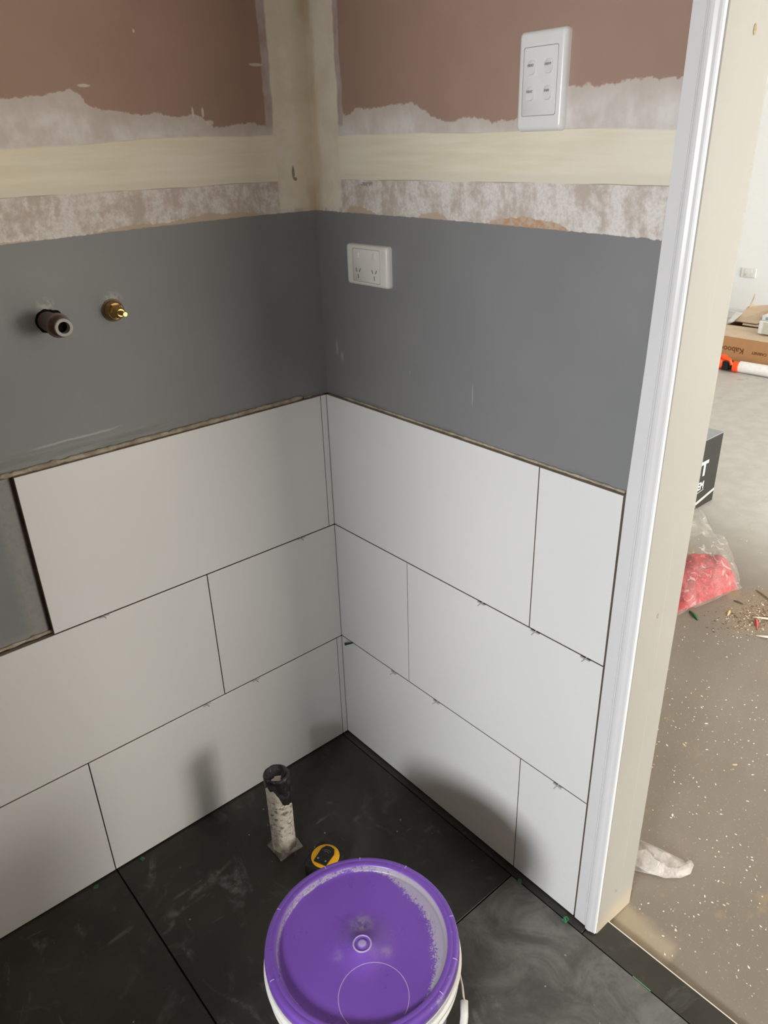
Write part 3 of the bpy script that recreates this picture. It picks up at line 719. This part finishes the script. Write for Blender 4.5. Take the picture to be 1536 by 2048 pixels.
prof = [(.1440, .2815), (.1456, .2830), (.1458, .2920), (.1450, .2965), (.1432, .2992), (.1408, .3002), (.1370, .3000), (.1362, .2994), (.1354, .3000),
        (.1305, .2998), (.1288, .2990), (.1276, .2972), (.1266, .2900), (.1255, .2884), (.1236, .2878), (.116, .2877), (.06, .2874), (.0145, .2874),
        (.0140, .2886), (.0130, .2890), (.0122, .2884), (.0115, .2874), (.0078, .2870), (.0070, .2884), (.0040, .2892), (.0005, .2894)]
lathe(bm, prof, 128, cap=True); lid = build('lid', bm, lid_mat(), bk, True); lid['label'] = 'purple lid with a dusty recessed centre'
m_nick = simple('pale_purple_nick', (.42, .30, .62), .5)
for a in (52, 76, 20, 118, 165, 212, 232, 283, 305, 333):
    bm = BM(); a = math.radians(a); p = Vector((math.cos(a), math.sin(a), 0))
    tube(bm, [p*.1452+Vector((0, 0, .294)), p*.1425+Vector((0, 0, .3000)), p*.1375+Vector((0, 0, .3006))], [.0007, .0009, .0006], 6)
    build('rim_nick', bm, m_nick, lid)
m_white = simple('white_bucket_plastic', (.74, .73, .69), .38, .5, var=.03, scale=20)
bm = BM()
bp_ = [(.1180, .0), (.1200, .001), (.1205, .003), (.1330, .235), (.1335, .238), (.1440, .2385), (.1465, .2400), (.1468, .2440), (.1445, .2460), (.1432, .2470), (.1430, .2600), (.1475, .2608), (.1492, .2625), (.1492, .2660), (.1475, .2680), (.1455, .2690), (.1452, .2780), (.1462, .2790), (.1462, .2810), (.1440, .2812)]
lathe(bm, bp_, 128, cap=True); body = build('body', bm, m_white, bk, True, auto=50)
bm = BM()    # printed sleeve
for r0, r1, z0, z1 in ((.1222, .1328, .035, .225),):
    N = 96; A = [bm.verts.new(((r0+.0004)*math.cos(2*PI*k/N), (r0+.0004)*math.sin(2*PI*k/N), z0)) for k in range(N)]
    B = [bm.verts.new(((r1+.0004)*math.cos(2*PI*k/N), (r1+.0004)*math.sin(2*PI*k/N), z1)) for k in range(N)]
    for k in range(N): bm.faces.new((A[k], A[(k+1) % N], B[(k+1) % N], B[k]))
build('printed_band', bm, simple('mauve_print', (.30, .20, .32), .5, .4, var=.1), body)['label'] = 'mauve printed band'
# wire handle with white grip, hanging on the right
ha = math.radians(-38)
def rot(p, a): return (p[0]*math.cos(a)-p[1]*math.sin(a), p[0]*math.sin(a)+p[1]*math.cos(a), p[2])
hd = []
for k in range(-18, 19):
    t_a = k/18*PI/2
    hd.append(rot((.1500+.004-.0*abs(k), 0, 0), 0))
pts = []
for k in range(25):
    t_ = k/24; a = -PI/2 + PI*t_          # from one lug to the other
    r = .1515 + .0045*math.cos(a); z = .252 - .115*math.cos(a)**.8 if math.cos(a) > 0 else .252
    pts.append(rot((r*math.cos(a), r*math.sin(a), z), math.radians(-72)))
bm = BM(); tube(bm, pts, .0016, 8); h_ = build('handle', bm, simple('pale_wire', (.62, .58, .50), .4, .5, .2), bk, True)
bm = BM(); tube(bm, pts[8:17], .0062, 12); build('grip', bm, m_white, h_, True)
for p in (pts[0], pts[-1]):
    bm = BM(); d = Vector((p[0], p[1], 0)).normalized(); q = Vector(p)
    tube(bm, [q-d*.012, q+d*.004], .009, 16)
    build('handle_lug', bm, m_white, body, True, auto=40)

# ---------------------------------------------------------------- tile spacers
m_sp = simple('grey_spacer', (.48, .47, .48), .5, .4)
m_sp_d = simple('dark_green_spacer', (.015, .045, .035), .5, .4)
m_green = simple('green_clip', (.05, .20, .085), .45, .5, var=.25, scale=200)
def cross_bm():
    bm = BM(); L = .0095; h = .0008; w = .0009      # cross lies in local xy, one arm (-y) pushed into the joint
    box(bm, -L, L, -w, w, -h, h, .0003, 1); box(bm, -w, w, -L, -w, -h, h, .0003, 1); box(bm, -w, w, w, L, -h, h, .0003, 1)
    return bm
sp_n = [('R', -.448, .6022, 'on right wall\'s upper joint, farthest from the trim'), ('R', -.573, .6022, 'on right wall\'s upper joint beside the vertical joint'),
        ('R', -.677, .6022, 'on right wall\'s upper joint, closest to the trim'), ('R', -.194, .3002, 'on right wall\'s lower joint, nearest the corner'),
        ('R', -.330, .3002, 'midway along the right wall\'s lower joint'), ('R', -.647, .3002, 'on right wall\'s lower joint, closest to the trim'),
        ('L', -.537, .6022, 'on left wall\'s upper joint, far from the corner'), ('L', -.095, .6022, 'on left wall\'s upper joint near the corner'),
        ('L', -.369, .3002, 'on left wall\'s lower joint left of the vertical joint'), ('L', -.246, .3002, 'on left wall\'s lower joint right of the vertical joint')]
first = None
for i, (sd, c, z, wh) in enumerate(sp_n):
    if first is None: first = build('tile_spacer', cross_bm(), m_sp); o = first
    else: o = first.copy(); scene.collection.objects.link(o)
    tw = random.uniform(-.25, .25); tip = random.uniform(-.12, .12)
    if sd == 'R': o.matrix_world = Matrix.Translation((-.0045, c, z)) @ Matrix.Rotation(PI/2, 4, 'Z') @ Matrix.Rotation(tip, 4, 'X') @ Matrix.Rotation(tw*.4, 4, 'Z')
    else: o.matrix_world = Matrix.Translation((c, -.0045, z)) @ Matrix.Rotation(PI, 4, 'Z') @ Matrix.Rotation(tip, 4, 'X') @ Matrix.Rotation(tw*.4, 4, 'Z')
    tag(o, 'grey plastic cross spacer '+wh, 'tile spacer', 'grey cross spacers in the tile joints')
bm = BM(); w0, w1, l = .0012, .0035, .020
loft(bm, [[(.004, y, z) for y, z in ((-w0, -.0004), (w0, -.0004), (w0, .0004), (-w0, .0004))], [(-l, y, z) for y, z in ((-w1, -.0022), (w1, -.0022), (w1, .0022), (-w1, .0022))]])
o = build('tile_wedge', bm, m_sp_d); o.matrix_world = Matrix.Translation((0, -.0425, .3002)) @ Matrix.Rotation(math.radians(-28), 4, 'Z')
tag(o, 'dark green plastic wedge poking from the lower joint beside the corner', 'tile wedge')
def clip_bm(seed):
    rnd = random.Random(seed); bm = BM()
    box(bm, -.006, .006, -.0045, .0045, 0, .0012, .0004, 1)
    for k in range(6):
        a = rnd.uniform(0, 2*PI); r = rnd.uniform(.001, .005); h = rnd.uniform(.002, .0065); s = rnd.uniform(.0010, .0024)
        x, y = r*math.cos(a), r*math.sin(a)
        vs = box(bm, x-s, x+s, y-s*.6, y+s*.6, .0008, h)
        bmesh.ops.rotate(bm, verts=vs, cent=(x, y, .001), matrix=Matrix.Rotation(rnd.uniform(-.5, .5), 3, rnd.choice('XYZ')))
    tube(bm, [(-.004, -.004, .001), (-.002, 0, .006), (.003, .001, .0065), (.005, -.003, .002)], .0009, 6)
    return bm
for i, (x, y, s, wh) in enumerate(((-.0165, -.703, 1.05, 'at the foot of the right wall beside the door trim'), (-.016, -.588, .8, 'at the foot of the right wall below its lower vertical joint'),
                              (-.573, -.011, .75, 'at the foot of the left wall right of the vertical joint'), (-.675, -.011, .75, 'at the foot of the left wall left of the vertical joint'))):
    o = build('levelling_clip', clip_bm(i+3), m_green); o.location = (x, y, 0.0); o.scale = (s, s, s); o.rotation_euler[2] = i*.9
    tag(o, 'green plastic clip '+wh, 'levelling clip', 'green clips left along the floor edge')
bm = BM(); box(bm, -.0175, -.0160, -.888, -.852, -.006, .0007, .0002, 1)
tag(build('spacer_strip', bm, simple('pale_green_strip', (.13, .30, .14), .5)), 'pale green plastic sliver wedged in the floor joint beside the threshold', 'spacer strip')

# ---------------------------------------------------------------- hall: cartons, tool, bags, debris
m_card = simple('brown_cardboard', (.46, .255, .125), .85, .2, var=.05, scale=15)
m_card2 = simple('pale_cardboard', (.68, .54, .40), .85, .2, var=.05, scale=15)
m_ink = simple('brown_ink', (.16, .075, .035), .8, .2)
def slab(bm, quad, th, mi=0):
    """thin sheet from four corner points (in order) with thickness th"""
    q = [Vector(p) for p in quad]; nrm = (q[1]-q[0]).cross(q[2]-q[0]).normalized()*th
    a = [bm.verts.new(p) for p in q]; b = [bm.verts.new(p+nrm) for p in q]
    bm.faces.new(a).material_index = mi; bm.faces.new(b).material_index = mi
    for k in range(4): bm.faces.new((a[k], a[(k+1) % 4], b[(k+1) % 4], b[k])).material_index = mi
ct = empty('cardboard_carton', (4.06, .75, BZ), 'long brown cardboard carton with upside-down print lying on the hall floor', 'carton')
T_ = .178
bm = BM(); x0, x1, y0, y1 = 0.0, .58, -.75, .52
box(bm, x0, x0+.006, y0, y1, 0, T_, .002, 1); box(bm, x1-.006, x1, y0, y1, 0, T_); box(bm, x0+.006, x1-.006, y0, y0+.006, 0, T_); box(bm, x0+.006, x1-.006, y1-.006, y1, 0, T_); box(bm, x0+.006, x1-.006, y0+.006, y1-.006, 0, .006)
build('carton_body', bm, m_card, ct)
bm = BM(); slab(bm, [(0, -.75, T_+.001), (.27, -.75, T_+.008), (.27, .05, T_+.012), (0, .05, T_+.001)], .005); slab(bm, [(0, .052, T_+.001), (.27, .052, T_+.016), (.285, .50, T_+.006), (0, .518, T_+.001)], .005)
build('flap', bm, m_card2, ct)['label'] = 'pale near flap folded across the top'
bm = BM(); slab(bm, [(.58, -.75, T_+.001), (.58, .49, T_+.001), (.32, .40, T_+.014), (.30, -.70, T_+.010)], .005); build('flap', bm, m_card2, ct)['label'] = 'pale far flap tilting up'
mt = Matrix(((0, 0, -1, -.0004), (-1, 0, 0, .315), (0, 1, 0, .100), (0, 0, 0, 1))) @ Matrix.Rotation(PI, 4, 'Z')
text_obj('printed_word', 'Kaboodle', .052, m_ink, ct, mt, .0004, 1.0, .0008)
mt2 = Matrix(((0, 0, -1, -.0004), (-1, 0, 0, .075), (0, 1, 0, .100), (0, 0, 0, 1))) @ Matrix.Rotation(PI, 4, 'Z')
text_obj('printed_word', 'DOOR CABINET', .024, m_ink, ct, mt2, .0004, 1.0, .0008)
# torn cardboard sheets on top
bm = BM(); slab(bm, [(4.44, 1.235, .188), (4.76, 1.30, .235), (5.0, 1.10, .245), (4.42, 1.07, .196)], .006)
slab(bm, [(4.70, 1.27, .232), (4.80, 1.29, .236), (4.77, 1.275, .325), (4.745, 1.262, .300)], .004)
tag(build('cardboard_sheet', bm, m_card2), 'torn pale cardboard sheet with a pointed flap on top of the carton', 'cardboard')
bm = BM(); slab(bm, [(4.46, 1.06, .203), (4.56, 1.10, .240), (4.88, 1.00, .330), (4.70, .60, .330)], .006)
tag(build('cardboard_sheet', bm, simple('tan_cardboard', (.50, .36, .24), .85, .2)), 'tan cardboard sheet propped up behind the white packets', 'cardboard')
bm = BM(); slab(bm, [(4.36, 1.245, .196), (4.58, 1.295, .220), (4.56, 1.245, .224), (4.345, 1.205, .200)], .004)
tag(build('paper_sheet', bm, simple('white_paper', (.82, .82, .80), .7, .2)), 'white paper slip at the left end of the torn cardboard', 'paper')
# white packets
m_pk = simple('white_packet', (.78, .79, .80), .5, .4, var=.02); m_pg = simple('pale_sage_packet', (.50, .50, .43), .6, .3); m_pb = simple('blue_grey_packet', (.24, .33, .37), .5, .4)
pk = empty('boxed_packet', (4.17, .735, T_+BZ+.021), 'white and sage packet with blue-grey edge resting on the brown carton', 'packet')
bm = BM(); box(bm, 0, .20, -.22, .215, 0, .085, .008, 3); build('packet_body', bm, m_pk, pk, True, auto=40)
bm = BM(); box(bm, -.0012, .0006, -.20, .185, .004, .078, .0, 1); build('front_label', bm, m_pg, pk)
bm = BM(); box(bm, -.0018, -.0010, .10, .150, .055, .059); box(bm, -.0018, -.0010, .11, .145, .033, .036); build('label_print', bm, m_print, pk)
pk2 = empty('boxed_packet', (4.18, .735, T_+BZ+.021+.086), 'white packet with a dark blue-grey side stacked on the sage packet', 'packet')
bm = BM(); box(bm, 0, .19, -.22, .205, 0, .034, .004, 2); build('packet_body', bm, m_pk, pk2, True, auto=40)
bm = BM(); box(bm, -.0012, .0006, -.20, .180, .006, .024); build('side_band', bm, m_pb, pk2)

# orange clamp end and white tube on the floor
tb = empty('tube_roll', (3.92, 1.03, BZ), 'long white tube with an orange and black end lying in front of the brown carton', 'tube')
m_or = simple('orange_plastic', (.92, .085, .012), .4, .5, var=.05); 
bm = BM(); tube(bm, [(0, -.12, .036), (.03, -.60, .036)], .036, 28); tube(bm, [(-.003, -.10, .036), (0, -.122, .036)], .030, 28)
build('white_tube', bm, simple('white_tube', (.80, .79, .78), .4, .5), tb, True, auto=40)
bm = BM(); L = []
for y, r in ((.030, .018), (.020, .042), (.0, .052), (-.015, .050), (-.022, .040)): L.append([(-.002+r*math.cos(a), y, .050+r*.92*math.sin(a)) for a in [2*PI*k/24 for k in range(24)]])
loft(bm, L); build('orange_cap', bm, m_or, tb, True, auto=50)
bm = BM(); box(bm, -.04, .03, -.062, -.020, .008, .062, .006); tube(bm, [(-.01, -.05, .03), (-.01, -.10, .034)], .022, 16); build('black_collar', bm, m_blk, tb)
bm = BM(); tube(bm, [(-.02, -.088, .036), (-.015, -.118, .036)], .034, 20); tube(bm, [(-.05, -.025, .088), (-.05, -.075, .082), (-.045, -.085, .05)], .011, 10); build('orange_lever', bm, m_or, tb, True, auto=50)

# black box with white lettering
bx = empty('black_box', (1.60, .07, BZ), 'black printed carton with white letters on the hall floor behind the door jamb', 'box')
m_bk = simple('matt_black_card', (.022, .021, .019), .5, .4); m_tp = simple('grey_lid_sheen', (.30, .32, .36), .3, .5)
H_ = .302
bm = BM(); box(bm, 0, .402, 0, .30, 0, H_-.003, .001, 1); build('box_body', bm, m_bk, bx)
bm = BM(); box(bm, -.001, .403, -.001, .301, H_-.003, H_, .001, 1); build('lid', bm, m_tp, bx)['label'] = 'shiny grey lid'
m_wp = simple('white_print', (.80, .80, .78), .6, .3)
def face_m(x, z): return Matrix(((1, 0, 0, x), (0, 0, -1, -.0004), (0, 1, 0, z), (0, 0, 0, 1)))
text_obj('white_letter', 'T', .085, m_wp, bx, face_m(.287, .172), .0006, 1.0, .003)
text_obj('white_letter', 'EM', .046, m_wp, bx, face_m(.278, .100), .0006, .85, .001)
bm = BM()
loft(bm, [[(x, y, z) for x, z in ((.18, .062), (.308, .078), (.308, .081), (.18, .065))] for y in (-.0008, .0001)])
loft(bm, [[(x, y, z) for x, z in ((.10, -.0+.004), (.18, .004), (.4015, .046), (.4015, .058))] for y in (-.0008, .0001)])
build('white_stripe', bm, simple('grey_white_stripe', (.45, .44, .42), .6), bx)

# plastic bags
def film(name, tint, alpha):
    t = NT(name); t.pos()
    n = t.noise(28, 5, .6, dist=.5); t.bump(n, .8, .01)
    t.put(t.b.inputs['Base Color'], tint); t.b.inputs['Roughness'].default_value = .25; t.b.inputs['Specular IOR Level'].default_value = .6
    v = t.ramp(t.noise(16, 4, .6, dist=1.0), .35, .65, alpha*.7, min(1, alpha*1.3))
    if alpha < .3: v = t.math('MULTIPLY', v, t.ramp(t.xyz[1], .0, .14, 1.0, 3.2)); v = t.math('ADD', v, t.ramp(t.noise(22, 3, .5, dist=2.5, off=(2, 2, 2)), .58, .66, 0, .25))
    t.L(v, t.b.inputs['Alpha']); return t.m
m_film = film('clear_film', (.72, .69, .66), .11); m_film2 = film('frosted_film', (.66, .62, .58), .50)
def red_mat():
    t = NT('red_clippings'); n = t.noise(42, 6, .65, dist=1.2); t.bump(t.noise(70, 5, .6, dist=1), .9, .01)
    c = t.mix(t.ramp(n, .35, .62), (.30, .010, .018), (.52, .035, .045)); c = t.mix(t.ramp(t.noise(60, 5, .7, off=(4, 4, 1)), .60, .70), c, (.66, .22, .22))
    return t.fin(c, .45, .5)
bg = empty('plastic_bag', (1.30, -.20, BZ), 'clear plastic bag half filled with red plastic bits slumped on the hall floor', 'plastic bag')
A_, B_, C_, D_ = Vector((-.20, -.085)), Vector((.118, -.148)), Vector((.27, -.02)), Vector((-.02, .13))
def bil(u, v): return (A_*(1-u)+B_*u)*(1-v)+(D_*(1-u)+C_*u)*v
def heap(nu, nv, h, inset, seed, amp):
    bm = BM(); top = []
    for i in range(nu+1):
        row = []
        for j in range(nv+1):
            u, v = i/nu, j/nv; uu = inset+(1-2*inset)*u; vv = inset+(1-2*inset)*v
            p = bil(uu, vv); e = (4*u*(1-u))**.45*(4*v*(1-v))**.45
            nz = mnoise.fractal(Vector((p.x*16, p.y*16, seed)), 1.0, 2.0, 3)
            row.append(bm.verts.new((p.x, p.y, .001+e*(h+amp*nz)*(.75+.45*v))))
        top.append(row)
    for i in range(nu):
        for j in range(nv): bm.faces.new((top[i][j], top[i+1][j], top[i+1][j+1], top[i][j+1]))
    r = bmesh.ops.extrude_face_region(bm, geom=bm.faces[:])
    for v in [g for g in r['geom'] if isinstance(g, bmesh.types.BMVert)]: v.co.z = 0.0002
    return bm
build('red_contents', heap(44, 40, .078, .05, 2, .016), red_mat(), bg, True)['label'] = 'red plastic bits inside'
# film: follows the heap, then a limp empty neck leans away up against the black box
bm = BM(); nu, nv = 46, 60; rows = []
for i in range(nu+1):
    row = []
    for j in range(nv+1):
        u = i/nu; v = j/nv
        if v < .6:
            vv = v/.6; p = bil(u, vv*1.02-.01); e = (4*u*(1-u))**.4; f = math.sin(min(1, vv*1.8)*PI/2)**.7
            z = .004 + e*f*.112*(.80+.40*vv)
        else:
            t_ = (v-.6)/.4
            p0 = bil(.12+.80*u, 1.0); p1 = Vector((.245, .205)) + Vector((.135, -.095))*(u-.5)*.9
            p = p0.lerp(p1, t_); e = (4*u*(1-u))**.4*(1-t_) + t_*(.8+.35*math.sin(u*7))
            z = .004 + e*(.113 + .03*math.sin(t_*PI)) * (1+.32*t_)
        q = mnoise.fractal(Vector((u*5, v*8, 1.3)), 1, 2, 3); z += .012*q*(1 if 0 < u < 1 else 0)
        p = p + Vector((mnoise.noise(Vector((u*6, v*9, 4))), mnoise.noise(Vector((u*6, v*9, 8)))))*.010
        row.append(bm.verts.new((p.x, p.y, max(.002, z))))
    rows.append(row)
for i in range(nu):
    for j in range(nv): bm.faces.new((rows[i][j], rows[i+1][j], rows[i+1][j+1], rows[i][j+1]))
build('clear_film', bm, m_film, bg, True)['label'] = 'crinkled clear film with a limp neck'

# frosted bag end lying beside the jamb foot
bm = BM(); rows = []
P0 = [(.215, -.655), (.262, -.690), (.276, -.740), (.285, -.782), (.272, -.800), (.250, -.800), (.228, -.785), (.206, -.758), (.185, -.725), (.165, -.700)]
nr, na = 10, 48
ctr = Vector((.222, -.727))
def outl(t):
    k = t*len(P0); i = int(k) % len(P0); f = k-int(k); a = Vector(P0[i]); b = Vector(P0[(i+1) % len(P0)]); f = f*f*(3-2*f)*.3+f*.7
    return a.lerp(b, f)
for j in range(nr+1):
    row = []
    for i in range(na):
        o_ = outl(i/na); k = j/nr; p = ctr.lerp(o_, k)
        d = (p-Vector((.262, -.770))).length
        z = .024*(1-k**3) + .006*math.sin(p.x*160+p.y*60)*(1-k) + .003
        z -= .010*max(0, 1-abs((p-Vector((.262, -.775))).dot(Vector((.75, -.66))))/.012)*(1-k)
        row.append(bm.verts.new((p.x, p.y, BZ+z)))
    rows.append(row)
for j in range(nr):
    for i in range(na): 
        if j == 0: continue
        bm.faces.new((rows[j][i], rows[j][(i+1) % na], rows[j+1][(i+1) % na], rows[j+1][i]))
cv = bm.verts.new((ctr.x, ctr.y, BZ+.027))
for i in range(na): bm.faces.new((rows[1][i], rows[1][(i+1) % na], cv))
for v in rows[0]: bm.verts.remove(v)
nbag = build('crumpled_bag', bm, m_film2, smooth=True); tag(nbag, 'frosted white plastic bag end folded flat on the hall floor beside the door jamb', 'plastic bag')
bm = BM(); F0 = [(.292, -.784, .004), (.288, -.789, .008), (.268, -.790, .012), (.247, -.789, .017), (.229, -.775, .022), (.224, -.748, .026), (.226, -.725, .033), (.205, -.712, .034)]
F1 = [(.292, -.786, .004), (.289, -.802, .004), (.264, -.808, .003), (.240, -.800, .004), (.214, -.778, .005), (.196, -.752, .012), (.185, -.728, .020), (.175, -.705, .020)]
A = [bm.verts.new((x, y, BZ+z)) for x, y, z in F0]; Mi = [bm.verts.new(((a[0]+b[0])/2, (a[1]+b[1])/2, BZ+(a[2]+b[2])/2+.006)) for a, b in zip(F0, F1)]; B = [bm.verts.new((x, y, BZ+z)) for x, y, z in F1]
for P_, Q_ in ((A, Mi), (Mi, B)):
    for k in range(len(P_)-1): bm.faces.new((P_[k], P_[k+1], Q_[k+1], Q_[k]))
build('folded_mouth', bm, m_film2, nbag, True)
bm = BM(); lathe(bm, [(.0016, .0), (.0016, .0012), (.0004, .0016)], 10, cx=.270, cy=-.683); 
for v in bm.verts: v.co.z += BZ+.012
build('red_speck', bm, m_or if False else simple('red_bit', (.6, .03, .04), .5), nbag)

# debris on the hall floor
def hall_pt(): return None
rnd = random.Random(11)
bm = BM(); cnt = 0
for k in range(7500):
    x = rnd.uniform(.07, 2.2); y = rnd.uniform(-1.35, .2)
    if x < .125 and y > -.77: continue
    if (.15 < x < .30 and -.82 < y < -.64) or (1.08 < x < 1.62 and -.37 < y < .06): continue
    dens = max(.10, 1.0 - .6*abs(x-.2)) * (.35+.9*max(0, mnoise.noise(Vector((x*3.2, y*3.2, 2)))+.35))
    if x < .5 and y < -.78: dens *= 1.5
    if x < .115: dens *= .25
    if rnd.random() > dens*.8: continue
    s = rnd.uniform(.0007, .0015)*(1.8 if rnd.random() < .05 else 1)*(1+.25*x); a = rnd.uniform(0, PI); el = rnd.uniform(1.0, 2.4); mi = 0 if rnd.random() < .78 else 1
    n_ = rnd.choice((4, 5, 6)); R0 = []; R1 = []
    for q in range(n_):
        b = 2*PI*q/n_ + rnd.uniform(-.3, .3); u = s*el*math.cos(b); v = s*math.sin(b)
        px, py = x+u*math.cos(a)-v*math.sin(a), y+u*math.sin(a)+v*math.cos(a)
        R0.append(bm.verts.new((px, py, BZ+.0001))); R1.append(bm.verts.new((px, py, BZ+.0007)))
    bm.faces.new(R1).material_index = mi
    for q in range(n_): bm.faces.new((R0[q], R0[(q+1) % n_], R1[(q+1) % n_], R1[q])).material_index = mi
o = build('paint_flakes', bm, [simple('white_flake', (.74, .71, .64), .6), simple('sandy_flake', (.60, .47, .28), .7)])
tag(o, 'white and sandy flakes scattered thickly over the taupe hall floor', 'debris', kind='stuff')
# crumbs of dark swept dirt
bm = BM(); 
for k in range(700):
    x = rnd.gauss(1.33, .09); y = -.475 + (x-1.33)*-.28 + rnd.gauss(0, .035); s = rnd.uniform(.0008, .0030)
    vs = box(bm, x-s, x+s, y-s*.6, y+s*.6, BZ, BZ+s*.6, mi=rnd.choice((0, 0, 1, 2))); bmesh.ops.rotate(bm, verts=vs, cent=(x, y, BZ), matrix=Matrix.Rotation(rnd.uniform(0, PI), 3, 'Z'))
o = build('swept_crumbs', bm, [simple('dark_crumb', (.15, .095, .055), .9), simple('brown_crumb', (.28, .20, .12), .9), simple('pale_crumb', (.62, .55, .44), .8)])
tag(o, 'small heap of brown swept crumbs on the hall floor right of the red bag', 'debris', kind='stuff')
def leaf(name, p, q, w, h, m, label, cat):
    p, q = Vector(p), Vector(q); d = (q-p); nrm = Vector((-d.y, d.x)).normalized(); bm = BM(); N = 8; Lr = []
    for k in range(N+1):
        t_ = k/N; c = p+d*t_; ww = w*math.sin(PI*(.08+.84*t_))**.7; zc = BZ+.001+h*math.sin(PI*t_)
        Lr.append([(c.x+nrm.x*ww, c.y+nrm.y*ww, zc), (c.x, c.y, zc+ww*.5), (c.x-nrm.x*ww, c.y-nrm.y*ww, zc), (c.x, c.y, zc-.0006)])
    loft(bm, Lr); return tag(build(name, bm, m, smooth=True), label, cat)
leaf('leaf', (1.165, -.300), (1.135, -.345), .007, .004, simple('green_leaf', (.02, .11, .03), .5), 'dark green leaf lying against the bottom of the red bag', 'leaf')
leaf('plastic_shard', (1.275, -.452), (1.32, -.56), .007, .006, simple('cream_plastic', (.78, .68, .56), .5), 'cream curled plastic shard on the edge of the crumb heap', 'shard')
leaf('plastic_shard', (1.185, -.505), (1.23, -.62), .008, .006, simple('ivory_plastic', (.80, .72, .62), .5), 'cream curled plastic shard alone nearest the camera, right edge of the hall floor', 'shard')
leaf('red_scrap', (1.275, -.462), (1.225, -.490), .005, .004, simple('red_scrap_plastic', (.50, .06, .06), .5), 'red plastic scrap beside the crumb heap', 'scrap')
leaf('red_scrap', (1.545, -.42), (1.57, -.50), .008, .006, simple('pink_scrap_plastic', (.62, .13, .13), .5), 'pinkish red scrap by itself beyond the crumb heap', 'scrap')
leaf('dry_leaf', (1.44, -.385), (1.40, -.46), .004, .003, simple('olive_leaf', (.20, .17, .07), .7), 'narrow olive dry leaf behind the crumb heap', 'leaf')
leaf('dry_leaf', (1.325, -.365), (1.325, -.400), .004, .002, simple('brown_leaf', (.14, .09, .05), .7), 'short dark brown leaf bit between the red bag and the crumbs', 'leaf')
leaf('wood_chip', (1.26, -.385), (1.225, -.395), .005, .003, simple('wood_chip', (.60, .38, .22), .7), 'orange-brown wood chip near the corner of the red bag', 'wood chip')
